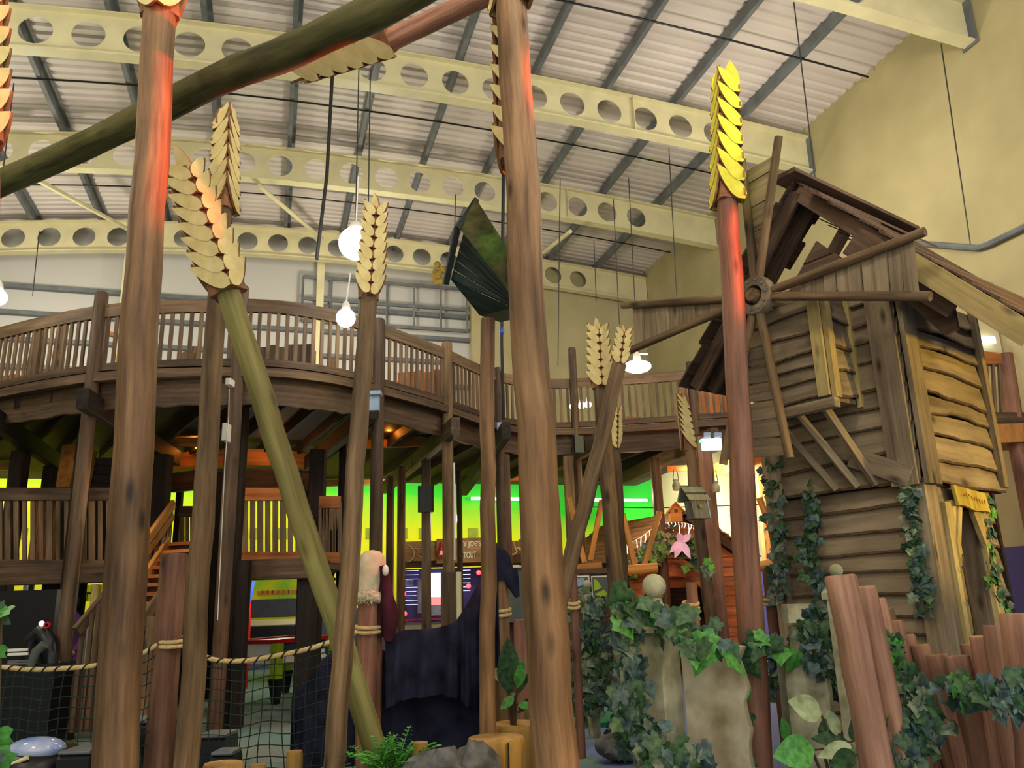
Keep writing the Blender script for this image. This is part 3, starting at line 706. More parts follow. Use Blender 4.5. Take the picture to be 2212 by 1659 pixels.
# staircase
g = thing('staircase', 'pine staircase rising right behind the thick left post', 'staircase', P(330, 1400, 12))
def stair(x0, y0, x1, y1, D0, D1): return P(x0, y0, D0), P(x1, y1, D1)
a, b = stair(268, 1330, 365, 1180, 11.6, 13.2)
sd = V((.85, -.3, 0)).normalized()
for nm, o in (('stringer', V((0, 0, 0))), ('stringer', sd*.75)):
    m1 = MB(); m1.bar(a+o, b+o, .06, .34); build(m1, nm, M['orange'], g)
for k in range(9):
    p = lerp(a, b, k/8.); m1 = MB(); m1.bar(p+UP*.02, p+sd*.75+UP*.02, .26, .05, up=UP); build(m1, 'tread', M['cabin'], g)
    m1 = MB(); m1.bar(p+UP*-.1+V((0, .1, 0)), p+sd*.75+UP*-.1+V((0, .1, 0)), .03, .22, up=UP); build(m1, 'riser', M['logred'], g)
m1 = MB(); ha, hb = P(300, 1190, 12.2), P(375, 1088, 13.2); m1.bar(ha-(hb-ha)*.6, hb, .06, .14); build(m1, 'handrail', M['orange'], g)
m1 = MB(); m1.bar(ha-(hb-ha)*.6-UP*.2, hb-UP*.2, .05, .12); build(m1, 'handrail', M['orange'], g)
for k in range(8):
    f = -.5+k/7*1.45; p = ha+(hb-ha)*f; m1 = MB(); m1.bar(p, p-UP*.95, .045, .045); build(m1, 'baluster', M['rail'], g)
g = thing('stair_rail', 'weathered sloping handrail in front of the staircase foot', 'railing', P(330, 1420, 11))
m1 = MB(); m1.bar(P(302, 1350, 11), P(362, 1262, 11.4), .06, .13); build(m1, 'handrail', M['loggrey'], g)
m1 = MB(); p = P(335, 1330, 11.1); m1.bar(V((p.x, p.y, 0)), p, .2, .08, up=V((0, 1, 0))); build(m1, 'panel', M['loggrey'], g)
g = thing('stair_rail', 'dark sloping handrail crossing left of the thick left post', 'railing', P(190, 1450, 11))
m1 = MB(); m1.bar(P(165, 1365, 11), P(250, 1262, 11.6), .07, .15); build(m1, 'handrail', M['deck'], g)
for x, y in ((180, 1345), (200, 1325), (215, 1305)):
    p = P(x, y, 11.1); m1 = MB(); m1.bar(p, V((p.x, p.y, .15)), .05, .05); build(m1, 'baluster', M['deck'], g)
m1 = MB(); p = P(195, 1420, 11.3); m1.box(V((p.x, p.y+.2, .5)), .9, .06, .8); build(m1, 'panel', M['deck'], g)

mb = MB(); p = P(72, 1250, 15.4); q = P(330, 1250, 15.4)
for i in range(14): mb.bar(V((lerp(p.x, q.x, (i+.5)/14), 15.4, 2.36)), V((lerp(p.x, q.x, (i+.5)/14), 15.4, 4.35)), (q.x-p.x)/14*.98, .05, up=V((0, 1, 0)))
build(mb, 'board_backing', M['joist'], label='dark board partition added behind the far left lower railing', cat='backing')  # boards added so the gap behind the railing reads dark
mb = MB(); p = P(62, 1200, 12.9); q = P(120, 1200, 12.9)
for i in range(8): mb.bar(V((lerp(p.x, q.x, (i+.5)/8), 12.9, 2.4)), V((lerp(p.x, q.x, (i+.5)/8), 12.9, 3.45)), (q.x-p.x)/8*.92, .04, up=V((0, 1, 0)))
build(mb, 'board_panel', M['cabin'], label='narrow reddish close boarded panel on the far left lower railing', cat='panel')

for (x0, x1, D, z0, z1, lb) in ((436, 503, 16.2, 0.0, 4.3, 'dark board partition added right of the staircase top'), (325, 432, 15.3, 0.0, 2.25, 'dark board partition added behind the staircase foot')):
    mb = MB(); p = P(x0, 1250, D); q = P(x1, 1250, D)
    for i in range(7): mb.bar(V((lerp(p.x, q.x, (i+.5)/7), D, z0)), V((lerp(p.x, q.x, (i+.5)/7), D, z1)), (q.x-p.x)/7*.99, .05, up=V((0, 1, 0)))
    build(mb, 'board_backing', M['joist'], label=lb, cat='backing')  # added boards, dark in place of the dim space by the stairs
# ---------------------------------------------------------------- log posts and wheat stalks
def logpts(p, q, n=14, wob=.012):
    out = []
    for i in range(n+1):
        x = lerp(p, q, i/n)
        if 0 < i < n: x = x+V((R.uniform(-wob, wob), R.uniform(-wob, wob), 0))
        out.append(x)
    return out
def teardrop(mb, b, l, w, n, Ln, W, th):
    """seed plate: rounded base at b, tip along l; faces material 0, rim 1"""
    prof = []
    K = 12
    for i in range(K+1):
        s = i/K
        h = math.sqrt(max(0, 1-((.3-s)/.3)**2)) if s < .3 else 1-((s-.3)/.7)**2.1
        prof.append((s, h*W/2))
    bend = W*.12
    up = [b+l*(s*Ln)+w*(h+bend*s*s) for s, h in prof]
    dn = [b+l*(s*Ln)+w*(-h+bend*s*s) for s, h in prof[1:-1]][::-1]
    poly = up+dn
    mb.prism([p-n*(th/2) for p in poly], n*th, grain=l, side=1)
def wheat_head(par, a0, a1, S, W, phi, rows, r0, tilt=40, th=.022, core='loggrey', gm='grain'):
    """four sided head: seed plates on the sides of a square prism, rounded ends meeting on two opposite edges.
    phi: azimuth (0 = left, 90 = away, 180 = right, 270 = towards the eye) of the normal of the first side, whose tips lean towards phi+90"""
    ax = (a1-a0).normalized(); H = (a1-a0).length
    _, s, u = frame(ax, V((0, 1, 0))); T = math.radians(tilt); n0 = s*math.cos(math.radians(phi))+u*math.sin(math.radians(phi))
    c = MB(); c.bar(a0-ax*.03, a0+ax*(H*.93), S*.9, S*.9, up=n0, c=S*.12, taper=.72)
    hd = build(c, 'wheat_head', M['grainedge'], par)
    W = min(W, H*.84/(rows-1)*math.sin(T)*1.36)
    for k in range(4):
        an = math.radians(phi+90*k); nrm = s*math.cos(an)+u*math.sin(an); tg = (s*math.cos(an+math.pi/2)+u*math.sin(an+math.pi/2))*(1 if k % 2 == 0 else -1)
        for j in range(rows):
            f = j/(rows-1)*.84; sc = 1-.22*f
            l = (ax*math.cos(T)+tg*math.sin(T)).normalized(); w0 = (ax*math.sin(T)-tg*math.cos(T)); n = (nrm+w0*.07).normalized(); w = n.cross(l).normalized()
            Ln = S*sc/math.sin(T)*1.12
            b = a0+ax*(H*f-.3*W)+nrm*(S*sc*.5+.008)-tg*(S*sc*.52)+ax*R.uniform(-.006, .006)
            m_ = MB(); teardrop(m_, b, l, w, n, Ln, W*sc, th); build(m_, 'grain', [M[gm], M['grainedge']], hd)
    for k in (0, 2):
        an = math.radians(phi+90*k); nrm = s*math.cos(an)+u*math.sin(an)
        tg = s*math.cos(an+math.pi/2)+u*math.sin(an+math.pi/2)
        m_ = MB(); teardrop(m_, a1-ax*S*1.0+nrm*S*.2-tg*S*.2, (ax+nrm*.06).normalized(), tg, nrm, S*1.5, W*1.05, th); build(m_, 'grain', [M[gm], M['grainedge']], hd)
    return hd
def stalk(lab, pb, pt, rb, rt, mat, head=None, name='wheat_stalk', cat='wheat stalk', group=None, n=14, bump=.025, toground=True, seg=18):
    """pb,pt: (x,y,D) bottom and top of stem; head=(x,y,D,L,W,phase,rows,tilt)"""
    p, q = P(*pb), P(*pt)
    g0 = ground(p, q) if toground else p
    t = thing(name, lab, cat, g0, group)
    pts = logpts(g0, q, n)
    mb = MB(); mb.tube(pts, [lerp(rb, rt, i/n)*(1+R.uniform(-.015, .015)) for i in range(n+1)], seg=seg, bump=bump); st = build(mb, 'stem', M[mat], t, sharp=60)
    if head:
        x, y, D, S, W, ph, rows = head[:7]; tl = head[7] if len(head) > 7 else 40
        wheat_head(t, q, P(x, y, D), S, W, ph, rows, rt*.9, tl, gm='grain_yellow_lit' if 'bright yellow' in lab else 'grain')
    return t
G = 'giant wooden wheat stalks'
stalk('thickest log post at the left, tinted orange red near its top', (246, 1659, 5.5), (345, 30, 5.6), .137, .125, 'log', (356, -330, 5.7, .27, .17, 300, 7), name='wheat_stalk', group=G)
stalk('thick honey brown log post in the centre, widest of all', (1200, 1659, 5.2), (1103, 5, 5.3), .137, .118, 'log', (1098, -330, 5.4, .24, .17, 250, 6), group=G, n=18)
stalk('stalk hidden behind the thick central post, its brown head poking out left', (1188, 1659, 6.0), (1112, 345, 6.0), .08, .08, 'log', (1096, 20, 6.1, .25, .15, 285, 7), group=G)
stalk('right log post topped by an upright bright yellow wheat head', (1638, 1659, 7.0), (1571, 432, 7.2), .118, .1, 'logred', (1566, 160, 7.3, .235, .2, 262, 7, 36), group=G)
stalk('thin upright stalk behind the leaning one, head reaching up to the fallen log', (405, 1659, 6.9), (482, 450, 7.1), .098, .085, 'loggrey', (490, 250, 7.2, .2, .17, 12, 6, 32), group=G)
stalk('leaning stalk with green light in its colour and a big tan wheat head at upper left', (826, 1659, 6.6), (492, 628, 6.2), .088, .095, 'greenlit_log', (395, 352, 6.1, .27, .165, 292, 8, 44), group=G)
stalk('upright stalk crossing in front of the leaning one, wheat head beside the glowing lamp', (722, 1659, 6.1), (797, 640, 6.4), .075, .07, 'loggrey', (812, 440, 6.5, .15, .125, 300, 8, 34), group=G)
stalk('distant stalk with a symmetrical frontal wheat head right of the central post', (1340, 1400, 9.3), (1298, 835, 9.6), .1, .085, 'loggrey', (1291, 705, 9.7, .2, .17, 315, 7, 42), group=G)
stalk('thin stalk slanting from the central post up to the left mill sail tip', (1226, 1240, 8.2), (1338, 785, 8.0), .085, .075, 'loggrey', (1348, 715, 8.0, .11, .11, 315, 5), group=G)
stalk('slim stalk right behind the frontal one, with a narrow edge on head', (1352, 1400, 10.0), (1328, 968, 10.2), .075, .065, 'loggrey', (1330, 885, 10.2, .12, .12, 300, 7, 30), group=G)
t_bh = stalk('slim stalk with a narrow yellow head, carrying the small grey bird house', (1545, 1400, 9.4), (1489, 968, 9.5), .078, .062, 'log', (1474, 868, 9.5, .14, .13, 272, 7, 32), group=G)
stalk('stalk cut off by the left frame edge, only brown grains showing', (-48, 1659, 5.8), (-30, 300, 6), .09, .09, 'log', (-20, -40, 6, .23, .16, 300, 7), group=G)
# straight post for the dark bird house
mb = MB(); q = P(1054, 690, 7.0); p = ground(P(1054, 1659, 7.0), q); mb.tube(logpts(p, q, 12), .066, seg=14, bump=.03)
build(mb, 'post', M['log'], label='slim upright post carrying the large dark bird house', cat='post')
# fallen log across the top
mb = MB()
px = [(-330, 560, 8.5), (-60, 425, 7.6), (120, 345, 7.05), (300, 258, 6.5), (470, 172, 6.0), (600, 122, 5.6), (700, 78, 5.3), (860, 0, 4.95), (1000, -90, 4.6), (1180, -200, 4.2), (1420, -350, 3.75)]
rd = [.13, .128, .128, .125, .128, .133, .135, .138]
pp = spline([P(*a) for a in px], 3); mb.tube(pp, [.131]*len(pp), seg=16, bump=.05)
build(mb, 'fallen_log', M['mosslog'], label='long mossy green log lying diagonally across the top left of the picture', cat='log', sharp=60)
t = thing('wheat_stalk', 'reddish broken stalk behind the mossy log, its brown head drooping to the left', 'wheat stalk', P(960, 40, 5.9), G)
a0 = P(842, 88, 5.95); mb = MB(); mb.tube(logpts(P(1120, -45, 5.75), a0, 8), .092, seg=14, bump=.03); build(mb, 'stem', M['logred'], t, sharp=60)
wheat_head(t, P(838, 84, 5.95), P(650, 150, 6.2), .26, .2, 225, 6, .08, 42)
# bird houses
t = thing('bird_house', 'large dark bird house with a steep overhanging roof on the slim post', 'bird house', P(1054, 690, 7.0))
n1 = V((-.25, -.97, 0))
A = P(1002, 500, 6.5); B = P(974, 604, 6.75); C = P(1036, 681, 7.0); E2 = P(1106, 664, 6.75); F2 = P(1098, 630, 6.5)
dp = V((.18, .55, .12))
m1 = MB()
nb = 5
for i in range(nb):                     # plank wall facing down-left
    f0, f1 = i/nb, (i+.94)/nb
    m1.prism([lerp(A, B, f0) if False else lerp(lerp(A, B, f0), lerp(A, B, f0), 0), lerp(F2, E2, f0) if False else lerp(F2, lerp(E2, C, 0), f0), lerp(F2, E2, f1), lerp(A, B, f1)], dp*.06, grain=F2-A)
m1.prism([B, E2, C], dp*.06, grain=E2-B)
M['bh'] = wood('dark green bird house boards', '#161d1c', '#2a3734', '#35433e', sc=12, st=.08, rough=.6)
build(m1, 'plank_wall', M['bh'], t)
m1 = MB(); m1.prism([A, F2, F2+dp*1.1+UP*.1, A+dp*1.1+UP*.1], V((0, 0, .05)), grain=F2-A); m1.prism([B, C, C+dp, B+dp], V((.02, .02, .03)), grain=C-B); m1.prism([C, E2, E2+dp, C+dp], V((-.02, .02, .03)), grain=C-E2)
build(m1, 'body', M['bh'], t)
r1 = MB(); rt = P(1030, 432, 6.45); r2 = P(1098, 540, 6.35)
r1.prism([P(991, 492, 6.42), rt, P(1104, 548, 6.35), F2+V((0, -.03, .0))], V((-.02, .04, .05)), grain=F2-A)
build(r1, 'roof_panel', M['mosslog'], t)
r1 = MB(); r1.bar(P(988, 494, 6.42), P(1029, 431, 6.5), .04, .05); r1.bar(P(988, 492, 6.42), P(963, 613, 6.75), .05, .05)
build(r1, 'barge_board', M['bh'], t)
t = thing('bird_house', 'small grey bird house with a shingled roof on the slim stalk', 'bird house', P(1503, 1120, 9.2))
D = 9.2; c0 = P(1503, 1090, D-.1); s = V((.97, .25, 0)).normalized(); n = V((-.25, .97, 0)).normalized(); u = V((.13, 0, .99)).normalized(); u = V((-.10, 0, .995))
w_, h_, d_ = .19, .2, .17
m1 = MB(); m1.box(c0-u*.06, w_, d_, h_, (s, n, u)); build(m1, 'box', M['greyboard'], t)
m1 = MB(); m1.prism([c0-s*.13-n*.12+u*.04, c0+s*.13-n*.12+u*.04, c0+s*.13+n*.02+u*.2, c0-s*.13+n*.02+u*.2], n*.02+u*.02)
m1.prism([c0-s*.13+n*.16+u*.04, c0-s*.13+n*.02+u*.2, c0+s*.13+n*.02+u*.2, c0+s*.13+n*.16+u*.04], n*.02+u*.02)
def shingle(name, c1, c2, mort, sc=22):
    m, nt, bs = newmat(name); L = nt.links.new; v = tcn(nt, (1, 1, 1))
    sp = N(nt, 'ShaderNodeSeparateXYZ'); L(v, sp.inputs[0]); cb = N(nt, 'ShaderNodeCombineXYZ'); L(sp.outputs[2], cb.inputs[0]); L(sp.outputs[0], cb.inputs[1])
    b = N(nt, 'ShaderNodeTexBrick', i_Scale=float(sc)); L(cb.outputs[0], b.inputs['Vector'])
    b.inputs['Color1'].default_value = lin(c1); b.inputs['Color2'].default_value = lin(c2); b.inputs['Mortar'].default_value = lin(mort); b.inputs['Mortar Size'].default_value = .03
    L(b.outputs[0], bs.inputs['Base Color']); bs.inputs['Roughness'].default_value = .8; return m
M['shing'] = shingle('painted shingles', '#8f8f74', '#7d7d64', '#3d3c30')
build(m1, 'roof', M['shing'], t)
m1 = MB(); m1.box(c0+s*(w_/2+.012)-u*.03, .015, d_*.98, h_*1.3, (s, n, u)); build(m1, 'side_panel', M['bluegrey'], t)
m1 = MB(); m1.lathe([(.0, 0), (.022, 0), (.022, .02), (0, .02)], c0-n*(d_/2+.008)-u*.03, -n, 12); build(m1, 'entrance_hole', M['black'], t)
# ---------------------------------------------------------------- ivy helpers
M['ivy'] = plain('dark ivy leaf', '#1b321e', .5, c2='#3a5e35', sc=25, spec=.35)
M['ivylight'] = plain('bright ivy leaf', '#2f6e26', .5, c2='#559440', sc=25, spec=.35)
M['ivyblue'] = plain('blue green ivy leaf', '#233638', .5, c2='#48625a', sc=25, spec=.35)
M['ivypale'] = plain('pale variegated leaf', '#44523f', .6, c2='#74826a', sc=25, spec=.35)
M['broad'] = plain('pale broad leaf', '#7d8c5e', .55, c2='#b3be8e', sc=14, spec=.35)
M['vine'] = plain('brown vine stem', '#4a3d22', .8)
M['bush'] = plain('bright green frond', '#2f7a24', .55, c2='#63b33c', sc=12)
IVY = [(0, -.18), (.18, -.32), (.42, -.26), (.42, -.02), (.62, .12), (.42, .3), (.3, .46), (.0, .92), (-.3, .46), (-.42, .3), (-.62, .12), (-.42, -.02), (-.42, -.26), (-.18, -.32)]
def ivyleaf(mb, p, nrm, upv, s, mi, out=IVY):
    n = V(nrm).normalized(); u = V(upv); u = (u-n*u.dot(n))
    if u.length < 1e-3: u = n.orthogonal()
    u.normalize(); w = u.cross(n)
    vs = [p+u*(.12*s)+n*(.05*s)]+[p+w*(a*s)+u*(b*s)-n*(.10*s*abs(a)+.05*s*b*b) for a, b in out]; k = len(out)
    mb.add(vs, [(0, i+1, (i+1) % k+1) for i in range(k)], mi=mi)
def ivy(lab, pts, nrm, n, s, spread, mats=('ivy', 'ivy', 'ivyblue', 'ivylight'), name='ivy', cat='ivy', group='ivy strands', stem=.008, hang=True, depth=.05):
    """n leaves of size s scattered along the vine pts, facing nrm"""
    pts = [V(p) for p in pts]; sp = spline(pts, 5) if len(pts) > 1 else pts
    t = thing(name, lab, cat, sp[-1], group)
    m1 = MB(); m1.tube(sp, stem, seg=5); build(m1, 'stem', M['vine'], t)
    lf = MB(); nrm = V(nrm).normalized(); sd = nrm.cross(UP).normalized()
    for i in range(n):
        f = R.random()*(len(sp)-1); k = int(f); k = min(k, len(sp)-2); p = lerp(sp[k], sp[k+1], f-k)
        p = p+sd*R.gauss(0, spread)+UP*R.gauss(0, spread*.7)+nrm*R.uniform(0.01, depth+.02)
        nn = (nrm+sd*R.gauss(0, .55)+UP*R.gauss(.1, .45)).normalized()
        u = (-UP if hang else UP)+sd*R.gauss(0, .7)
        ivyleaf(lf, p, nn, u, s*R.uniform(.65, 1.25), R.randrange(len(mats)))
    build(lf, 'leaves', [M[m] for m in mats], t, sharp=180)
    return t
# ---------------------------------------------------------------- windmill
C = PZ(1992, 1035, 2.6); FL = V((-.6, .8, 0)); FR = V((.8, .6, 0)); NF = V((-.8, -.6, 0)); NR = V((.6, -.8, 0))
C2 = V((C.x, C.y, 0))
def Wm(a, o, z): return C2+FL*a+NF*o+UP*z        # a along the front (away), o out of the front face
mill = thing('windmill', 'weathered wooden play windmill with four sails and a steep boarded roof, at the right', 'windmill', Wm(.8, -.7, 0))
MF = {'mill': M['mill'], 'yel': M['millyellow']}
M['lap_shade'] = plain('dark bark edge', '#3a2b1b', .95, c2='#5a452c', sc=20)  # dark strip standing in for the shade under each overlapping board
def clap(mb, org, ud, length, z0, z1, rows, nrm, wav=.011, lean=0, mats=1, topf=None):
    """overlapping waney edged boards, org at z=0"""
    z = z0; hs = [R.uniform(.75, 1.25) for _ in range(rows)]; tot = sum(hs); nu = 14
    for r_ in range(rows):
        h = hs[r_]/tot*(z1-z0); ph = [R.uniform(0, 6.28) for _ in range(4)]; am = wav*R.uniform(.5, 1.3); sl = R.uniform(-.04, .04)*length/1.5
        o = mb.off()
        def low(u): return am*(math.sin(u*4+ph[0])+.35*math.sin(u*11+ph[1])+.2*math.sin(u*29+ph[2]))+sl*(u-.5)
        def fn(u, v):
            q = (0, .1, 1)[int(round(v*2))]
            zz = lerp(z+low(u), z+h*1.12, q)
            return org+ud*(u*length)+UP*zz+nrm*(lerp(.05, .006, q))
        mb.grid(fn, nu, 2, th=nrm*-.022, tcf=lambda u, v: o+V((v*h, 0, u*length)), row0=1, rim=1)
        z += h
    mb.cur = 0
# lower tower
LW, RW = 1.72, 1.42
m1 = MB(); clap(m1, Wm(.06, -.06, 0), FL, LW-.06, 0.0, 2.66, 12, NF); build(m1, 'lower_front_wall', [M['mill'], M['lap_shade']], mill)
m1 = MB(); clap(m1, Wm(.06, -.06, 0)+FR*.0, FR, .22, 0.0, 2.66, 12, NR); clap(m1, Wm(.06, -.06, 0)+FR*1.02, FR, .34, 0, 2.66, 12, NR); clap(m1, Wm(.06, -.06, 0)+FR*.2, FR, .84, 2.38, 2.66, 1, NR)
build(m1, 'lower_side_wall', [M['mill'], M['lap_shade']], mill)
m1 = MB()
m1.box(Wm(LW/2+.03, -.10-.03, 1.3), .03, LW-.08, 2.6, (NF, FL, UP)); m1.box(Wm(.1, -RW, 1.3)+FL*(LW/2-.1), .05, LW, 2.6, (NF, FL, UP)); m1.box(Wm(LW-.03, -RW/2, 1.3), RW-.1, .05, 2.6, (NF, FL, UP))
m1.box(Wm(.13, -.28, 1.3), .3, .04, 2.6, (NF, FL, UP)); m1.box(Wm(.13, -1.2, 1.3), .36, .04, 2.6, (NF, FL, UP))
m1.box(Wm(LW*.5, -RW*.5, 2.55), RW-.1, LW-.1, .05, (NF, FL, UP))
build(m1, 'inner_shell', M['joist'], mill)
m1 = MB()
m1.box(Wm(.08, -.02, 1.3), .08, .2, 2.62, (NF, FL, UP)); m1.box(Wm(.02, -.12, 1.3), .2, .08, 2.62, (NF, FL, UP)); build(m1, 'corner_post', M['mill'], mill)
m1 = MB(); m1.box(Wm(LW-.06, -.01, 1.3), .08, .16, 2.6, (NF, FL, UP)); build(m1, 'corner_post', M['mill'], mill)
# door frame on the side wall
def Sd(b, o, z): return Wm(.06, -.06, 0)+FR*b+NR*o+UP*z
dr = MB()
for b0_, b1_, mt in ((.22, .36, 0), (.92, 1.06, 0)):
    dr.prism([Sd(b0_, .05, 0), Sd(b1_, .05, 0), Sd(b1_, .05, 2.4), Sd(b0_, .05, 2.4)], NR*.05, grain=UP)
dr.prism([Sd(.36, .05, 2.0), Sd(.50, .05, 2.3), Sd(.50, .05, 2.42), Sd(.36, .05, 2.42)], NR*.05, grain=UP); dr.prism([Sd(.92, .05, 2.0), Sd(.92, .05, 2.42), Sd(.78, .05, 2.42), Sd(.78, .05, 2.3)], NR*.05, grain=UP)
dr.prism([Sd(.30, .1, 0), Sd(.36, .1, 0), Sd(.36, .1, 2.0), Sd(.52, .1, 2.38), Sd(.44, .1, 2.38), Sd(.30, .1, 2.02)], NR*.02, grain=UP)
build(dr, 'door_frame', M['millyellow'], mill)
dr = MB(); dr.prism([Sd(.92, .05, 0), Sd(.92, -.45, 0), Sd(.92, -.45, 2.36), Sd(.92, .05, 2.36)], FR*.03, grain=UP); dr.prism([Sd(.36, -.45, 0), Sd(.92, -.45, 0), Sd(.92, -.45, 2.38), Sd(.36, -.45, 2.38)], NR*-.03, grain=UP); dr.prism([Sd(.36, .05, 0), Sd(.36, -.45, 0), Sd(.36, -.45, 2.36), Sd(.36, .05, 2.36)], FR*-.03, grain=UP)
build(dr, 'doorway_lining', M['mill'], mill)
bt = MB(); pts = [Sd(.32, .135, .35+i*.26) +FR*(.012*math.sin(i*2.1)) for i in range(7)]; bt.tube(pts, [.02, .02, .019, .017, .015, .012, .006], seg=6)
for i in range(5): q = Sd(.32, .14, .55+i*.3); bt.tube([q, q-FR*.05+UP*.01, q-FR*.06+UP*.05], .006, seg=5)
build(bt, 'thorny_twig', M['vine'], mill)
sg = MB(); sg.cur = 0
def wavy(u, v): return Sd(.34+u*.64, .17-.02*v, lerp(2.36, 2.56, v)+.012*math.sin(u*9)*(1-v)-.05*u)
sg.grid(wavy, 10, 1, th=NR*-.03); 
M['signyel'] = wood('yellow sign board', '#b89a38', '#d8bf50', '#e2cc68', sc=10, st=.1)
sgo = build(sg, 'door_sign', M['signyel'], mill)
lt = MB()
for i in range(9):
    b = .44+i*.05; z = 2.49-.05*((b-.34)/.64)-.004*i
    for q in range(2): lt.bar(Sd(b+R.uniform(-.01, .012), .185, z+R.uniform(-.012, .02)), Sd(b+R.uniform(.0, .02), .185, z+R.uniform(-.035, -.005)), .008, .006)
M['ltr'] = plain('faded brown lettering', '#a5702a', .8)
build(lt, 'faded_lettering', M['ltr'], sgo)
# upper box
UW, UR = 1.68, 1.6; zt = 4.5
m1 = MB(); clap(m1, Wm(-.02, 0.02, 0), FL, UW, 2.58, zt+.35, 10, NF); build(m1, 'upper_front_wall', [M['mill'], M['lap_shade']], mill)
m1 = MB(); clap(m1, Wm(-.02, .02, 0), FR, UR, 2.56, zt, 9, NR, wav=.03); build(m1, 'upper_side_wall', [M['mill'], M['lap_shade']], mill)
m1 = MB(); m1.box(Wm(UW/2, -UR/2, 2.6), UR, UW, .06, (NF, FL, UP)); m1.box(Wm(UW/2, -UR, 3.5), .05, UW, 1.9, (NF, FL, UP)); m1.box(Wm(UW, -UR/2, 3.5), UR, .05, 1.9, (NF, FL, UP))
m1.box(Wm(UW/2, -.03, 3.6), .04, UW-.06, 2.0, (NF, FL, UP)); m1.box(Wm(.02, -UR/2, 3.5), UR-.06, .03, 1.9, (NF, FL, UP))
build(m1, 'upper_shell', M['joist'], mill)
for c_, x_, y_, h_ in ((Wm(.12, .085, 3.5), .05, .26, 1.9), (Wm(-.075, -.05, 3.5), .24, .05, 1.9), (Wm(UW-.1, .085, 3.5), .05, .2, 1.9), (Wm(-.08, -UR+.08, 3.6), .09, .06, 2.0)):
    m1 = MB(); m1.box(c_, x_, y_, h_, (NF, FL, UP)); build(m1, 'upper_corner_board', M['mill'], mill)
# gable boards above the upper box
pk = .72; zr = 5.92; sr_ = 1.11          # ridge along position, height, slope
def roofz(a): return zr-sr_*abs(a-pk)
m1 = MB(); z = zt
while z < zr-.75:
    w_ = (zr-.62-z)/sr_; a0_, a1_ = max(-.02, pk-w_), min(UW, pk+w_); w2 = (zr-.62-z-.2)/sr_; b0_, b1_ = max(-.02, pk-w2), min(UW, pk+w2)
    m1.prism([Wm(a0_, .02, z), Wm(a1_, .02, z), Wm(b1_, .0, z+.21), Wm(b0_, .0, z+.21)], NF*.03, grain=FL); z += .2
build(m1, 'gable_wall', M['roof'], mill)
# roof courses
rf = MB(); 
for side, ext in ((-1, 1.98), (1, 1.72)):
    n = 9; u = V((0, 0, 0))
    for k in range(n):
        a0_ = pk+side*ext*k/n; a1_ = pk+side*ext*(k+1.25)/n; o0 = .42+R.uniform(-.12, .1); L_ = .95 if (side < 0 and 0 < k < 5) else (.72 if side > 0 and k < 6 else 2.5)
        p0, p1 = Wm(a0_, o0, roofz(a0_)+.02), Wm(a1_, o0, roofz(a1_)+.055); bk = NF*-L_
        nn = V((0, 0, .03))
        rf.prism([p0, p1, p1+bk, p0+bk] if side > 0 else [p1, p0, p0+bk, p1+bk], nn, grain=FR)
rf.bar(Wm(pk, .5, zr+.05), Wm(pk, -2.1, zr+.05), .3, .05)
build(rf, 'roof', M['roof'], mill)
rf = MB()
for side, ext in ((-1, 1.9), (1, 1.7)):
    for o in (.28, -.02, -.8, -1.5): rf.bar(Wm(pk, o, zr-.1), Wm(pk+side*ext*.97, o, roofz(pk+ext*.97)-.1), .05, .16)
build(rf, 'rafter', M['roof'], mill)
rf = MB(); rf.bar(Wm(pk-.55, .30, roofz(pk-.55)-.28), Wm(-.72, .30, roofz(-.72)-.26), .04, .3); build(rf, 'barge_board', M['roof'], mill)
rf = MB(); rf.bar(Wm(-.42, .5, roofz(-.42)-.10), Wm(-1.3, .5, roofz(-1.3)-.12), .03, .2); build(rf, 'verge_board', M['millyellow'], mill)
rf = MB(); rf.prism([Wm(-.02, .12, zt+.05), Wm(-.62, .12, roofz(-.62)-.15), Wm(-.62, .12, roofz(-.62)-.55), Wm(-.5, .12, roofz(-.5)-.72)], NF*.04, grain=FL); build(rf, 'eave_bracket', M['roof'], mill)
m1 = MB()
for k in range(6): m1.tube([Wm(pk-.1-k*.1, .1, zr-.4-.12*k), Wm(-.1-.05*k, -.3, zr-1.05-.03*k)], .006, seg=4)
build(m1, 'gable_string', M['wire'], mill)
# bay box
b = MB(); B0, B1, bo, bz0, bz1 = .5, 1.36, .5, 3.46, 4.5
clap(b, Wm(B0, bo, 0), FL, B1-B0, bz0, bz1, 6, NF); build(b, 'bay_front', [M['mill'], M['lap_shade']], mill)
b = MB(); clap(b, Wm(B0, 0, 0), NF, bo, bz0, bz1, 4, -FL, wav=.012); build(b, 'bay_side', [M['mill'], M['lap_shade']], mill)
b = MB(); b.box(Wm(B0-.04, bo-.03, (bz0+bz1)/2), .1, .05, bz1-bz0+.05, (NF, FL, UP)); b.box(Wm(B0+.05, bo+.04, (bz0+bz1)/2), .04, .12, bz1-bz0, (NF, FL, UP)); b.box(Wm(B0-.04, .06, (bz0+bz1)/2-.02), .06, .05, bz1-bz0+.12, (NF, FL, UP))
build(b, 'bay_corner_board', M['millyellow'], mill)
b = MB(); b.box(Wm((B0+B1)/2, bo/2, bz0-.02), bo, B1-B0, .05, (NF, FL, UP)); b.box(Wm((B0+B1)/2, bo/2, bz1), bo, B1-B0, .05, (NF, FL, UP)); b.box(Wm(B1, bo/2, (bz0+bz1)/2), bo, .04, bz1-bz0, (NF, FL, UP)); b.box(Wm((B0+B1)/2, bo-.03, (bz0+bz1)/2), .02, B1-B0, bz1-bz0, (NF, FL, UP))
build(b, 'bay_shell', M['mill'], mill)
b = MB(); b.bar(Wm(B0-.06, bo+.02, bz0-.08), Wm(B1+.05, bo+.02, bz0-.08), .1, .1); build(b, 'bay_sill', M['mill'], mill)
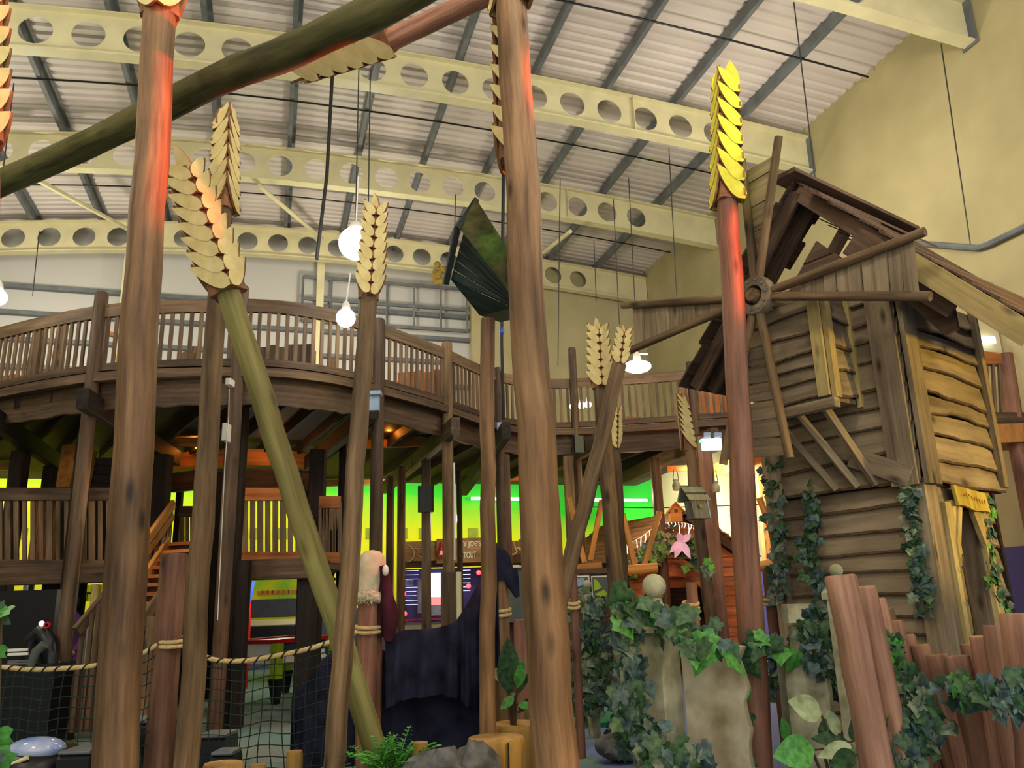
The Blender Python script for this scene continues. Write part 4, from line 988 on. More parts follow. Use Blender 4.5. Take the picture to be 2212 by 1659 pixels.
for a0_, a1_, o in ((.62, .42, .44), (.95, .62, .40), (1.25, .85, .36)):
    b = MB(); b.bar(Wm(a0_, o, bz0-.1), Wm(a1_, .06, 2.6), .07, .07); build(b, 'bay_brace', M['mill'], mill)
b = MB(); b.bar(Wm(.62, .1, 2.9), Wm(.05, .1, 2.62), .05, .2); build(b, 'base_board', M['mill'], mill)
# sails: plane parallel to the front
SO = .8; p0 = Wm(0, SO, 0)
def S(x, y, o=0): q = PN(x, y, Wm(0, SO+o, 0), NF); return q
hub = S(1634, 640)
h = MB(); h.lathe([(.11, -.06), (.2, -.06), (.215, -.03), (.215, .03), (.2, .06), (.11, .06), (.11, -.06)], hub, NF, 28)
build(h, 'hub', M['mill'], mill)
h = MB(); h.lathe([(0, -.9), (.075, -.9), (.075, .08), (.065, .1), (0, .1)], hub, NF, 16); build(h, 'axle', M['loggrey'], mill)
h = MB()
for k in range(10):
    an = k*.628; q = hub+(FL*math.cos(an)+UP*math.sin(an))*.16+NF*.06; h.lathe([(0, 0), (.014, 0), (.014, .015), (0, .02)], q, NF, 8)
build(h, 'hub_bolt', M['purlin'], mill)
def sail(a, b, e0, e1, f0, f1, nb, flip=0, skew=0.0):
    """a,b: pole tips (pixels); boards between fractions f0..f1; e0,e1 board inner starts"""
    A, B = S(*a), S(*b); dA, dB = A-hub, B-hub
    offA = dA.normalized()*.19; offB = dB.normalized()*.19
    s0 = hub+dA.normalized()*.15; t0 = hub+dB.normalized()*.15
    mb = MB(); mb.tube([s0, lerp(s0, A, .5), A], [.048, .046, .044], seg=12, bump=.02); pa = build(mb, 'sail_pole', M['loggrey'], mill)
    mb = MB(); mb.tube([t0, lerp(t0, B, .5), B], [.048, .046, .044], seg=12, bump=.02); build(mb, 'sail_pole', M['loggrey'], mill)
    mb = MB()
    for k in range(nb):
        g0 = lerp(f0, f1, k/nb); g1 = lerp(f0, f1, (k+1.0)/nb)-.006
        q = [lerp(s0, A, g0+skew), lerp(s0, A, g1+skew), lerp(t0, B, g1)+dB*R.uniform(-.01, .01), lerp(t0, B, g0)+dB*R.uniform(-.008, .008)]
        q = [x+NF*-(.03+.012*(k % 2)) for x in q]
        mb.prism(q, NF*-.02, grain=q[3]-q[0])
    build(mb, 'sail_boards', M['mill'], mill)
sail((1998, 500), (2010, 640), 0, 0, .22, .93, 9)
sail((1682, 296), (1602, 345), 0, 0, .2, .9, 7)
sail((1706, 990), (1562, 1003), 0, 0, .25, .98, 6)
sail((1345, 660), (1350, 762), 0, 0, .18, .93, 7)
# ivy on the mill
def Fw(x, y): return PN(x, y, Wm(0, .06, 0), NF)
def Fs(x, y): return PN(x, y, Wm(.06, -.06, 0)+NR*.06, NR)
ivy('ivy column climbing the left corner of the windmill tower', [Fw(1668, 1000), Fw(1678, 1080), Fw(1690, 1180), Fw(1680, 1300)], NF, 130, .085, .07, ('ivyblue', 'ivy', 'ivyblue', 'ivypale'))
ivy('bushy ivy strand hanging in the middle of the windmill front', [Fw(1752, 1060), Fw(1762, 1130), Fw(1745, 1200), Fw(1775, 1290)], NF, 130, .085, .06, ('ivyblue', 'ivy', 'ivy', 'ivyblue'))
ivy('ivy strand near the front corner of the windmill beside the door', [Fw(1968, 1055), Fw(1972, 1130), Fw(1985, 1210), Fw(2000, 1330)], NF, 120, .08, .045, ('ivyblue', 'ivy', 'ivypale', 'ivyblue'))
ivy('ivy draped down the right door jamb of the windmill', [Fs(2125, 1085), Fs(2130, 1160), Fs(2140, 1250), Fs(2172, 1320)], NR, 110, .085, .05, ('ivy', 'ivyblue', 'ivylight', 'ivypale'))
# ---------------------------------------------------------------- palisade fence at the right
pales = [(1814, 1242, 31, 5.2, 'first and tallest, at the left end'), (1866, 1266, 24, 5.75, 'second from the left'), (1891, 1293, 19, 6.3, 'third from the left, narrow'), (1911, 1315, 17, 6.95, 'fourth from the left, pale and slim'),
         (1928, 1341, 19, 6.8, 'fifth from the left, behind ivy'), (1955, 1371, 18, 6.95, 'sixth from the left'), (1987, 1392, 18, 6.85, 'seventh from the left'), (2024, 1413, 21, 6.6, 'eighth, in the dip of the row'),
         (2066, 1416, 24, 6.3, 'lowest one in the dip, right half'), (2098, 1391, 22, 6.5, 'first of the rising right half'), (2121, 1374, 24, 6.2, 'below the door frame of the windmill'), (2151, 1351, 25, 6.0, 'second from the right edge'), (2192, 1325, 29, 5.6, 'at the right frame edge'), (2262, 1300, 31, 5.2, 'just beyond the right frame edge')]
for x, y, hw, D, lb in pales:
    q = P(x, y, D); bx = x+82 if x < 1900 else x+lerp(80, 38, (x-1900)/300)
    p = ground(P(bx, 1659, D), q); r = D*hw/F*1.02
    mb = MB(); pts = logpts(p, q, 9, .006); pts.insert(-1, lerp(pts[-2], pts[-1], .9)); rs = [r*(1+R.uniform(-.03, .03)) for _ in pts]; rs[-1] = r*.9
    mb.tube(pts, rs, seg=16, bump=.02, capm=1)
    build(mb, 'palisade_log', [M['loggrey'] if 'pale' in lb else M['pale_red'], M['cut']], label='rounded upright log of the garden palisade, %s' % lb, cat='fence post', group='palisade logs', sharp=60)
# ---------------------------------------------------------------- stone gate posts with ball finials
def gatepost(x, yb, rb, D, w, lab, rot=.6):
    c = P(x, yb, D); t = thing('gate_post', lab, 'gate post', (c.x, c.y, 0), 'stone gate posts'); r = D*rb/F
    ux = V((math.cos(rot), math.sin(rot), 0)); uy = V((-math.sin(rot), math.cos(rot), 0)); A = (ux, uy, UP); zt = c.z-r*1.75
    b = MB(); b.ball(c, r, seg=22, rings=14); build(b, 'ball_finial', M['stone'], t)
    b = MB(); b.lathe([(0, 0), (r*.95, 0), (r*.62, r*.5), (r*.55, r*.9), (r*.75, r*1.0), (0, r*1.05)], V((c.x, c.y, zt-r*.1)), UP, 18); build(b, 'neck', M['stone'], t)
    b = MB(); h = w/2; k = [V((c.x, c.y, 0))+ux*a*h*1.25+uy*bb*h*1.25 for a, bb in ((-1, -1), (1, -1), (1, 1), (-1, 1))]; z0 = zt-r*1.4
    for i in range(4):
        p, q = k[i]+UP*z0, k[(i+1) % 4]+UP*z0
        m = V((c.x, c.y, zt)); pi = lerp(V((c.x, c.y, zt)), p+UP*(zt-z0), .42); qi = lerp(m, q+UP*(zt-z0), .42); b.add([p, q, qi, pi], [(0, 1, 2, 3)]); b.add([p-UP*.05, q-UP*.05, q, p], [(0, 1, 2, 3)])
    b.add([x_+UP*(z0-.05) for x_ in k], [(3, 2, 1, 0)]); b.add([lerp(V((c.x, c.y, zt)), x_+UP*zt, .42) for x_ in k], [(0, 1, 2, 3)])
    build(b, 'cap', M['stone'], t)
    b = MB(); b.bar(V((c.x, c.y, 0)), V((c.x, c.y, z0-.05)), w, w, up=uy, c=.012); build(b, 'shaft', M['stone'], t)
    return c, z0
gatepost(1413, 1266, 25, 6.3, .22, 'largest stone gate post with a round ball on top, beside the stained slab', .75)
gatepost(1268, 1263, 9.5, 10.5, .12, 'small far stone gate post with ball, wrapped in ivy, right of the central post', .3)
gatepost(1806, 1233, 14, 6.6, .15, 'pale stone gate post mostly hidden behind the tallest palisade log', .5)
# stained slab
sl = MB(); a = P(1470, 1400, 6.15); b_ = P(1600, 1408, 5.95); dr_ = (b_-a); dr_.z = 0; L_ = dr_.length; dr_.normalize(); nn = V((dr_.y, -dr_.x, 0)); zt_ = a.z
def rag(z): return .018*math.sin(z*21)+.012*math.sin(z*47+1)
sl.grid(lambda u, v: V((a.x, a.y, 0))+dr_*(u*(L_+rag(v*zt_)*(1 if u > .9 else 0)))+UP*(v*zt_+(.015*math.sin(u*9) if v > .9 else 0))+nn*.01*math.sin(u*5+v*7), 10, 14, th=nn*-.1)
build(sl, 'stone_slab', M['stonebrown'], label='upright stained stone slab with a broken right edge beside the large gate post', cat='slab')
# ---------------------------------------------------------------- ivy over the gate posts, slab and palisade
TC = V((0, -1, .1)); cw = V((.2, -1, .1))
ivy('large leaved ivy draped over the largest stone gate post', [P(1345, 1330, 6.0), P(1400, 1318, 6.0), P(1450, 1345, 6.0), P(1480, 1365, 5.95), P(1560, 1395, 5.9)], TC, 44, .15, .07, ('ivy', 'ivy', 'ivylight', 'ivyblue', 'ivy'), depth=.1)
ivy('dark ivy hanging down left of the largest stone gate post', [P(1362, 1320, 6.1), P(1345, 1420, 6.1), P(1365, 1520, 6.1), P(1358, 1600, 6.1)], TC, 90, .12, .055, ('ivy', 'ivyblue', 'ivy', 'ivyblue', 'ivypale'))
ivy('ivy with big fresh leaves hanging over the stone slab top', [P(1480, 1370, 5.85), P(1500, 1395, 5.85), P(1530, 1405, 5.85)], TC, 11, .17, .05, ('ivylight', 'ivylight', 'ivy'))
ivy('ivy wrapped around the small far gate post', [P(1268, 1300, 10.3), P(1282, 1400, 10.3), P(1275, 1480, 10.3), P(1290, 1530, 10.3)], TC, 190, .12, .13, ('ivy', 'ivyblue', 'ivy', 'ivypale'))
ivy('ivy creeping at the foot of the gate post and slab', [P(1400, 1590, 5.8), P(1440, 1620, 5.8), P(1470, 1640, 5.7)], TC, 40, .12, .1, ('ivyblue', 'ivy', 'ivypale'))
ivy('loose ivy sprigs climbing the right post with the yellow wheat head', [P(1592, 1640, 6.8), P(1600, 1520, 6.8), P(1612, 1400, 6.85), P(1665, 1390, 6.9), P(1672, 1420, 6.9)], TC, 26, .14, .05, ('ivy', 'ivylight', 'ivy'))
ivy('dark ivy mass at the foot of the windmill behind the post', [P(1690, 1400, 7.3), P(1720, 1470, 7.2), P(1790, 1480, 7.1)], TC, 150, .1, .12, ('ivyblue', 'ivyblue', 'ivy', 'ivypale'))
ivy('ivy behind the tallest palisade log, left side', [P(1762, 1320, 6.9), P(1775, 1390, 6.9), P(1790, 1450, 6.9)], TC, 110, .1, .07, ('ivyblue', 'ivypale', 'ivy', 'ivyblue'))
ivy('ivy hanging on the narrow palisade logs, upper clump', [P(1920, 1375, 6.2), P(1905, 1420, 6.1), P(1950, 1480, 6.0)], cw, 60, .11, .06, ('ivy', 'ivylight', 'ivy', 'ivyblue'))
ivy('broad ivy clump in the lower middle of the palisade', [P(1960, 1480, 5.9), P(1990, 1540, 5.8), P(1970, 1600, 5.75), P(1950, 1650, 5.7)], cw, 130, .1, .1, ('ivy', 'ivyblue', 'ivy', 'ivypale'))
ivy('ivy clump under the dip of the palisade', [P(2062, 1470, 5.9), P(2080, 1500, 5.8), P(2120, 1500, 5.6)], cw, 60, .1, .06, ('ivy', 'ivylight', 'ivy', 'ivyblue'))
ivy('blue grey ivy clump at the right frame edge', [P(2195, 1460, 5.2), P(2165, 1510, 5.2), P(2205, 1530, 5.2)], cw, 75, .1, .075, ('ivyblue', 'ivypale', 'ivyblue', 'ivy'))
ivy('single ivy leaves at the left frame edge', [P(-10, 1320, 4.6), P(2, 1345, 4.6), P(-4, 1600, 4.6), P(8, 1640, 4.6)], TC, 9, .17, .02, ('ivylight', 'ivylight', 'ivy'))
ivy('small ivy sprig on the reddish square post', [P(1530, 1215, 9.0), P(1536, 1245, 9.0)], TC, 7, .1, .02, ('ivypale', 'ivylight'))
# ---------------------------------------------------------------- broad leaved plants
def bleaf(mb, p, d, n, L, W, mi=0, droop=.25):
    d = V(d).normalized(); n = V(n); n = (n-d*n.dot(d)).normalized(); w = d.cross(n); K = 7; vs = []
    for i in range(K+1):
        s = i/K; h = W/2*math.sin(math.pi*s**.8)**.9 if 0 < s < 1 else .001
        c = p+d*(L*s)-UP*(droop*L*s*s)
        vs += [c-w*h+n*(.18*h), c, c+w*h+n*(.18*h)]
    mb.add(vs, [q for i in range(K) for q in ((3*i, 3*i+1, 3*i+4, 3*i+3), (3*i+1, 3*i+2, 3*i+5, 3*i+4))], mi=mi)
def plant(lab, base, leaves, mats, D, group='broad leaved plants'):
    """leaves: (x0,y0,x1,y1,W,mat)"""
    b = P(base[0], base[1], D); t = thing('plant', lab, 'plant', (b.x, b.y, 0), group)
    st = MB(); lf = MB()
    for x0, y0, x1, y1, W, mi, dd in leaves:
        p = P(x0, y0, D+dd); q = P(x1, y1, D+dd-.08); st.tube([V((b.x, b.y, 0)), V((b.x, b.y, max(.05, b.z-.25))), lerp(b, p, .5)+UP*.06, p], [.014, .012, .01, .007], seg=6)
        bleaf(lf, p, q-p, V((0.15, -1, .35)), (q-p).length, W, mi, .06)
    build(st, 'stems', M['vine'], t); build(lf, 'leaves', [M[m] for m in mats], t, sharp=180); return t
plant('plant with one huge dark green leaf between the central post and bird house post', (1110, 1560),
      [(1100, 1500, 1096, 1368, .2, 0, 0), (1118, 1485, 1130, 1420, .1, 1, -.1), (1085, 1470, 1070, 1440, .1, 2, 0), (1110, 1505, 1080, 1530, .08, 1, -.1), (1120, 1520, 1150, 1528, .07, 1, -.1), (1118, 1500, 1150, 1440, .05, 0, 0), (1120, 1540, 1152, 1500, .07, 0, .1)], ('ivy', 'ivylight', 'broad'), 7.3)
plant('plant with broad pale and bright green leaves below the windmill front', (1800, 1659),
      [(1775, 1545, 1700, 1508, .17, 2, 0), (1760, 1620, 1668, 1628, .2, 1, -.2), (1700, 1600, 1688, 1545, .08, 1, 0), (1815, 1590, 1780, 1525, .1, 2, 0), (1830, 1600, 1750, 1590, .1, 0, 0), (1840, 1610, 1765, 1630, .1, 2, -.1), (1850, 1630, 1790, 1650, .12, 0, -.2), (1845, 1600, 1840, 1545, .09, 0, 0), (1800, 1560, 1765, 1580, .09, 0, .1), (1820, 1640, 1860, 1600, .1, 2, 0)], ('ivy', 'ivylight', 'broad'), 5.6)
# fern
fx = P(842, 1612, 6.2); t = thing('fern', 'bright green fern at the foot of the leaning stalk', 'fern', (fx.x, fx.y, 0)); lf = MB()
for k in range(70):
    an = R.uniform(0, 6.28); el = R.uniform(.2, 1.4); L_ = R.uniform(.32, .56); b0 = V((fx.x, fx.y, fx.z-.22))+V((R.uniform(-.1, .1), R.uniform(-.1, .1), 0))
    d = V((math.cos(an)*math.cos(el), math.sin(an)*math.cos(el), math.sin(el))); sd = d.cross(UP).normalized(); pts = [b0+d*(L_*s)-UP*(L_*.35*s*s) for s in [i/9 for i in range(10)]]
    for i in range(1, 9):
        w_ = .07*math.sin(math.pi*(i/9)**.8)
        for sg_ in (-1, 1): bleaf(lf, pts[i], sd*sg_+d*.5, UP, w_+.02, .022, R.randrange(2), .2)
    lf.tube(pts, .004, seg=4)
build(lf, 'fronds', [M['bush'], M['ivylight']], t, sharp=180)
b = MB(); b.tube([V((fx.x, fx.y, 0)), V((fx.x, fx.y, fx.z-.15))], [.09, .07], seg=10); build(b, 'root_ball', M['vine'], t)
fx = P(735, 1650, 6.4); t = thing('fern', 'small dim fern left of the leaning stalk foot', 'fern', (fx.x, fx.y, 0)); lf = MB()
for k in range(16):
    an = R.uniform(0, 6.28); el = R.uniform(.7, 1.4); L_ = R.uniform(.25, .4); b0 = V((fx.x, fx.y, fx.z-.25)); d = V((math.cos(an)*math.cos(el), math.sin(an)*math.cos(el), math.sin(el))); sd = d.cross(UP).normalized()
    pts = [b0+d*(L_*s)-UP*(L_*.3*s*s) for s in [i/7 for i in range(8)]]
    for i in range(1, 7):
        for sg_ in (-1, 1): bleaf(lf, pts[i], sd*sg_+d*.5, UP, .06, .02, 0, .2)
build(lf, 'fronds', M['bush'], t, sharp=180); b = MB(); b.tube([V((fx.x, fx.y, 0)), V((fx.x, fx.y, fx.z-.2))], .05, seg=8); build(b, 'root_ball', M['vine'], t)
# ---------------------------------------------------------------- stumps, rocks
def stump(x, y, D, r, lab, crack=False):
    c = P(x, y, D); mb = MB(); z = c.z
    mb.tube([V((c.x, c.y, 0)), V((c.x, c.y, z*.5)), V((c.x, c.y, z-.03)), V((c.x, c.y, z))], [r*1.06, r, r, r*.93], seg=26, bump=.02, capm=1)
    if crack: mb.cur = 2; mb.box(V((c.x+r*.42, c.y-r*.93, z*.5)), .012, .05, z*.96); mb.cur = 0
    return build(mb, 'stump', [M['yel'], M['cut'], M['dark']], label=lab, cat='stump', group='cut stumps', sharp=60)
M['yel'] = wood('yellowish stump wood', '#8a6428', '#bd9244', '#cda659', sc=10, st=.1, rough=.7)
stump(1072, 1592, 6.7, .225, 'yellowish cut stump with a vertical crack, in front of the bird house post', True)
stump(1118, 1562, 7.4, .24, 'larger yellowish stump behind the cracked one')
stump(637, 1622, 6.6, .06, 'small round stub at the bottom left of the leaning stalk')
stump(908, 1603, 6.7, .06, 'small round stub right of the bright fern')
stump(482, 1648, 6.2, .14, 'low stub at the bottom edge right of the thin second stalk')
stump(556, 1652, 6.2, .06, 'tiny stub at the bottom edge left of the round stub')
def rock(x, y, D, r, sx, sy, sz, lab):
    c = P(x, y, D); mb = MB(); mb.ball(V((c.x, c.y, max(r*sz*.7, c.z-r*sz*.75))), r, sx, sy, sz, 14, 9, ns=.13); mb.v = [V((p.x, p.y, max(p.z, 0))) for p in mb.v]
    return build(mb, 'rock', M['rock'], label=lab, cat='rock', group='grey rocks', sharp=50)
rock(1030, 1622, 6.15, .16, 1.1, 1, 1.5, 'tall pointed grey rock in front of the cracked stump')
rock(940, 1642, 6.1, .22, 1.3, 1, 1.3, 'wide grey rock right of the bright fern')
rock(965, 1632, 6.5, .16, 1.1, 1, 1.5, 'grey rock behind the wide one')
rock(1345, 1590, 8.9, .22, 1.4, 1, .6, 'low pale rock at the foot of the frontal stalk')
# carved stone column left of mill front
c = P(1735, 1440, 6.95); t = thing('stone_pedestal', 'rounded carved stone pedestal with ivy at the windmill foot', 'pedestal', (c.x, c.y, 0)); s_ = 6.95/F
ty = P(1735, 1440, 6.95)
for nm, x0, y0, x1, y1, dp_ in (('base', 1712, 1412, 1788, 1600, .3), ('middle_block', 1722, 1352, 1768, 1414, .2), ('top_block', 1706, 1304, 1758, 1346, .26), ('neck', 1728, 1340, 1752, 1358, .15)):
    p_, q_ = P(x0, y1, 6.95), P(x1, y0, 6.95); z0_ = 0 if nm == 'base' else p_.z; b = MB(); b.bar(V(((p_.x+q_.x)/2, 7.05, z0_)), V(((p_.x+q_.x)/2, 7.05, q_.z)), q_.x-p_.x, dp_, up=V((0, 1, 0)), c=.05); build(b, nm, M['stone'], t)
# green play mound right of central post
c = PZ(1268, 1560, 0); b = MB(); b.lathe([(0, 0), (.55, 0), (.55, .06), (.5, .1), (0, .1)], c, UP, 28)
M['green'] = plain('green foam', '#1f8a5a', .7); build(b, 'play_mat', M['green'], label='low round green mat under the small far gate post', cat='mat')
# rope posts among the right planting
def ropepost(x, y0, D, r, lab, mat='logred', wraps=(), top=True):
    q = P(x, y0, D); t = thing('rope_post', lab, 'post', (q.x, q.y, 0), 'rope fence posts')
    mb = MB(); mb.tube([V((q.x, q.y, 0)), V((q.x, q.y, q.z*.5)), V((q.x, q.y, q.z-.02)), q], [r*1.03, r, r, r*.92], seg=18, bump=.015, capm=1); build(mb, 'post', [M[mat], M['cut']], t, sharp=60)
    for yw in wraps:
        w = P(x, yw, D); mb = MB()
        for k in range(2): mb.tube([w+V((math.cos(a)*(r+.018), math.sin(a)*(r+.018), .045*k+.02*math.sin(a))) for a in [i*.35 for i in range(19)]], .02, seg=8)
        build(mb, 'rope_wrap', M['rope'], t)
    return t
ropepost(1493, 1258, 9.2, .06, 'short rope post right of the large gate post ball', wraps=(1312,))
ropepost(1658, 1232, 9.6, .06, 'short rope post left of the windmill corner', wraps=(1302,))
ropepost(1238, 1243, 9.2, .045, 'thin rope post hugging the right side of the central post', wraps=(1310,))
# ---------------------------------------------------------------- cabin on the right behind the posts
Dc = 17.4; KS = Dc/14.2
ap = P(1474, 1106, Dc); le = P(1318, 1212, Dc); re = P(1598, 1200, Dc); ze = (le.z+re.z)/2
gu = V((1, 0, 0)); rb = PZ(1255, 1146, ap.z); bk = (rb-ap); bk.z = 0; bk = bk.normalized()*3.6
hw = (re.x-le.x)/2; cx = ap.x
cab = thing('play_cabin', 'warm lit wooden play cabin with a shingled gable roof behind the posts', 'cabin', (cx, Dc, 0))
def Gc(a, z, o=0): return V((cx+a, Dc+o, z))
m1 = MB()
z = 0
while z < ap.z-.25:
    hh = .19; w0 = hw*.9 if z < ze-.02 else max(.02, hw*.9*(ap.z-.15-z)/(ap.z-ze)); w1 = hw*.9 if z+hh < ze else max(.01, hw*.9*(ap.z-.15-z-hh)/(ap.z-ze))
    if z < 1.75: 
        m1.prism([Gc(-w0, z), Gc(-.6, z), Gc(-.6, z+hh), Gc(-w1, z+hh)], V((0, .03, 0)), grain=gu); m1.prism([Gc(.36, z), Gc(w0, z), Gc(w1, z+hh), Gc(.36, z+hh)], V((0, .03, 0)), grain=gu)
    else: m1.prism([Gc(-w0, z, -.02), Gc(w0, z, -.02), Gc(w1, z+hh, .01), Gc(-w1, z+hh, .01)], V((0, .03, 0)), grain=gu)
    z += hh+.008
build(m1, 'gable_wall', M['cabin'], cab)
m1 = MB(); m1.prism([Gc(-hw*.88, 0, .1), Gc(-hw*.88, 0, .1)+bk, Gc(-hw*.88, ze, .1)+bk, Gc(-hw*.88, ze, .1)], V((.04, 0, 0)), grain=bk); m1.prism([Gc(hw*.88, 0, .1), Gc(hw*.88, 0, .1)+bk, Gc(hw*.88, ze, .1)+bk, Gc(hw*.88, ze, .1)], V((-.04, 0, 0)), grain=bk)
m1.prism([Gc(-hw*.8, 0, .8), Gc(hw*.8, 0, .8), Gc(hw*.8, 2.2, .8), Gc(-hw*.8, 2.2, .8)], V((0, .05, 0)))
build(m1, 'side_walls', M['roof'], cab)
m1 = MB(); n = 9
for sd_ in (-1, 1):
    e_ = (Gc(-hw*1.02, ze-.05) if sd_ < 0 else Gc(hw*1.02, ze-.05)); A = Gc(0, ap.z)
    for k in range(n):
        p0, p1 = lerp(A, e_, k/n)-bk.normalized()*.25, lerp(A, e_, (k+1.12)/n)-bk.normalized()*.25
        m1.prism([p0, p1+UP*.03, p1+UP*.03+bk, p0+bk], UP*.025, grain=bk) if sd_ > 0 else m1.prism([p1+UP*.03, p0, p0+bk, p1+UP*.03+bk], UP*.025, grain=bk)
build(m1, 'roof', M['cabinroof'], cab)
m1 = MB(); m1.bar(Gc(0, ap.z-.06, -.2), Gc(-hw, ze-.12, -.2), .05, .16); build(m1, 'rake_board', M['roof'], cab)
m1 = MB(); m1.bar(Gc(0, ap.z-.06, -.2), Gc(hw, ze-.12, -.2), .05, .16); build(m1, 'rake_board', M['roof'], cab)
# porch gable with arch
pa = P(1445, 1188, Dc-.6); pl = P(1352, 1236, Dc-.6); pr = P(1530, 1226, Dc-.6)
m1 = MB(); m1.bar(pa, pl, .3, .08); m1.bar(pa, pr, .3, .08); build(m1, 'porch_roof', M['roof'], cab)
m1 = MB(); arch = []
acx = pa.x+.05; az = P(1445, 1290, Dc-.5).z; ar = .52*KS
outer = [V((acx-.72*KS, Dc-.55, 0.2)), V((acx-.72*KS, Dc-.55, az+.35)), V((acx, Dc-.55, az+.72)), V((acx+.72*KS, Dc-.55, az+.35)), V((acx+.72*KS, Dc-.55, 0.2))]
inner = [V((acx-ar, Dc-.55, .2))]+[V((acx-ar*math.cos(t), Dc-.55, az+ar*.8*math.sin(t)-.1)) for t in [math.pi*i/10 for i in range(11)]]+[V((acx+ar, Dc-.55, .2))]
pts = outer+inner[::-1]
half = lambda s: None
for i in range(12):
    def om(p): 
        return V((acx+(.72*KS if p.x > acx else -.72*KS), p.y, p.z)) if p.z < az else V((lerp(acx, p.x, 1.35), p.y, min(az+.72-abs(lerp(acx, p.x, 1.35)-acx)*.5, p.z+.35)))
    p, q = inner[i], inner[i+1]; m1.prism([p, q, om(q), om(p)], V((0, .06, 0)), grain=gu)
build(m1, 'arch', M['cabin'], cab)
# greenery on the porch and icicle lights
ivy('thick green garland over the cabin porch gable', [P(1345, 1235, Dc-.8), P(1400, 1200, Dc-.8), P(1440, 1170, Dc-.8), P(1490, 1185, Dc-.8), P(1520, 1215, Dc-.8)], TC, 300, .15, .12, ('ivy', 'ivylight', 'ivyblue', 'ivypale'), name='garland', cat='garland', group='garlands')
t = thing('flower', 'lilac flower hanging in the middle of the cabin garland', 'flower', P(1470, 1190, Dc-1)); M['lilac'] = plain('lilac petal', '#b9b0f0', .6); fl = MB(); c = P(1472, 1172, Dc-1)
for k, (dx, dz) in enumerate(((-.12, -.16), (.1, .12), (-.03, .1), (.1, -.18), (-.18, -.08))): bleaf(fl, c, V((dx, -.05, dz)), V((0, -1, 0)), .3, .15)
build(fl, 'petals', M['lilac'], t, sharp=180)
t = thing('icicle_lights', 'white icicle string lights along the cabin gable edge', 'string lights', P(1440, 1130, Dc-.3)); M['icicle'] = emit('icicle glow', '#fff4e0', 1.5)
il = MB(); line = [P(x, y, Dc-.35) for x, y in ((1345, 1182), (1385, 1160), (1420, 1135), (1450, 1128), (1480, 1130), (1505, 1140), (1525, 1165))]; sp_ = spline(line, 4)
il.tube(sp_, .008, seg=4)
build(il, 'wire', M['white'], t)
il = MB()
for i, p in enumerate(sp_): 
    L_ = R.choice((.1, .18, .26)); il.tube([p, p+V((R.uniform(-.03, .03), 0, -L_*.5)), p+V((R.uniform(-.04, .04), 0, -L_))], .009, seg=4)
build(il, 'drops', M['icicle'], t)
def smallhouse(x, y, D, w, h, lab, mat, hole=True):
    c = P(x, y, D); t = thing('bird_house', lab, 'bird house', c); b = MB(); d = w*.8
    poly = [c+V((-w/2, 0, 0)), c+V((w/2, 0, 0)), c+V((w/2, 0, h*.62)), c+V((0, 0, h)), c+V((-w/2, 0, h*.62))]; b.prism(poly, V((0, d, 0))); build(b, 'box', M[mat], t)
    b = MB(); b.bar(c+V((-w*.66, d/2-.03, h*.52)), c+V((0, d/2-.03, h*1.06)), d+.1, .025, up=UP); b.bar(c+V((w*.66, d/2-.03, h*.52)), c+V((0, d/2-.03, h*1.06)), d+.1, .025, up=UP); build(b, 'roof', M['cabin'], t)
    b = MB(); b.lathe([(0, 0), (w*.16, 0), (w*.16, .012), (0, .012)], c+V((0, -.001, h*.6)), V((0, -1, 0)), 12); build(b, 'entrance_hole', M['roof'], t)
smallhouse(1462, 1126, Dc-.45, .25, .36, 'small orange bird house on the cabin gable peak', 'orange')
for k, (x, y) in enumerate(((1461, 1048), (1546, 1052))):
    c = P(x, y, 14.0); t = thing('hanging_lantern', 'round grey hanging lantern under the deck, %s' % ['left of the small grey bird house', 'behind the reddish square post'][k], 'lantern', c)
    b = MB(); b.lathe([(0, -.1), (.06, -.09), (.075, -.02), (.06, .04), (.04, .06), (.045, .1), (0, .11)], c, UP, 14); build(b, 'body', M['stone'], t)
    b = MB(); b.tube([c+V((-.05, 0, .06)), c+V((-.03, 0, .25)), c+V((0, 0, .33)), c+V((.03, 0, .25)), c+V((.05, 0, .06))], .006, seg=4); build(b, 'handle', M['wire'], t)
tubething('string_cable', [P(1265, 1095, 18), P(1420, 1097, 18), P(1640, 1090, 18)], .012, M['dark'], 'thin dark cable strung in front of the white and green walls', 'cable')
# ---------------------------------------------------------------- shooting gallery
Dg = 19.5
sg_t = thing('gallery_booth', 'brown shooting gallery booth with a bluish lit interior between the posts', 'booth', P(960, 1330, Dg))
def slab(mb, x0, y0, x1, y1, D, th=.06):
    a, b = P(x0, y1, D), P(x1, y0, D); z0 = a.z; z1 = b.z
    mb.prism([V((a.x, D, z0)), V((b.x, D, z0)), V((b.x, D, z1)), V((a.x, D, z1))], V((0, th, 0)), grain=V((1, 0, 0))); return V((a.x, D, z0)), V((b.x, D, z1))
M['violet'] = plain('violet gallery backdrop', '#2b2550', .6, c2='#4a4585', sc=2)
M['signbrown'] = wood('sign boards', '#8a683e', '#b08c5a', '#c09c6a', sc=6, st=.1, knots=.3)
m1 = MB(); slab(m1, 868, 1222, 1140, 1345, Dg+.9); build(m1, 'backdrop', M['violet'], sg_t)
m1 = MB(); slab(m1, 858, 1330, 1150, 1342, Dg-.1, .4); build(m1, 'counter', M['red'], sg_t)
m1 = MB(); slab(m1, 860, 1342, 1150, 1420, Dg, .1); build(m1, 'counter_front', M['plaster'], sg_t)
for x0, x1, lb in ((858, 870, 0), (1128, 1140, 0)):
    m1 = MB(); a, b = slab(m1, x0, 1165, x1, 1420, Dg+.05, .5); build(m1, 'side_post', M['roof'], sg_t)
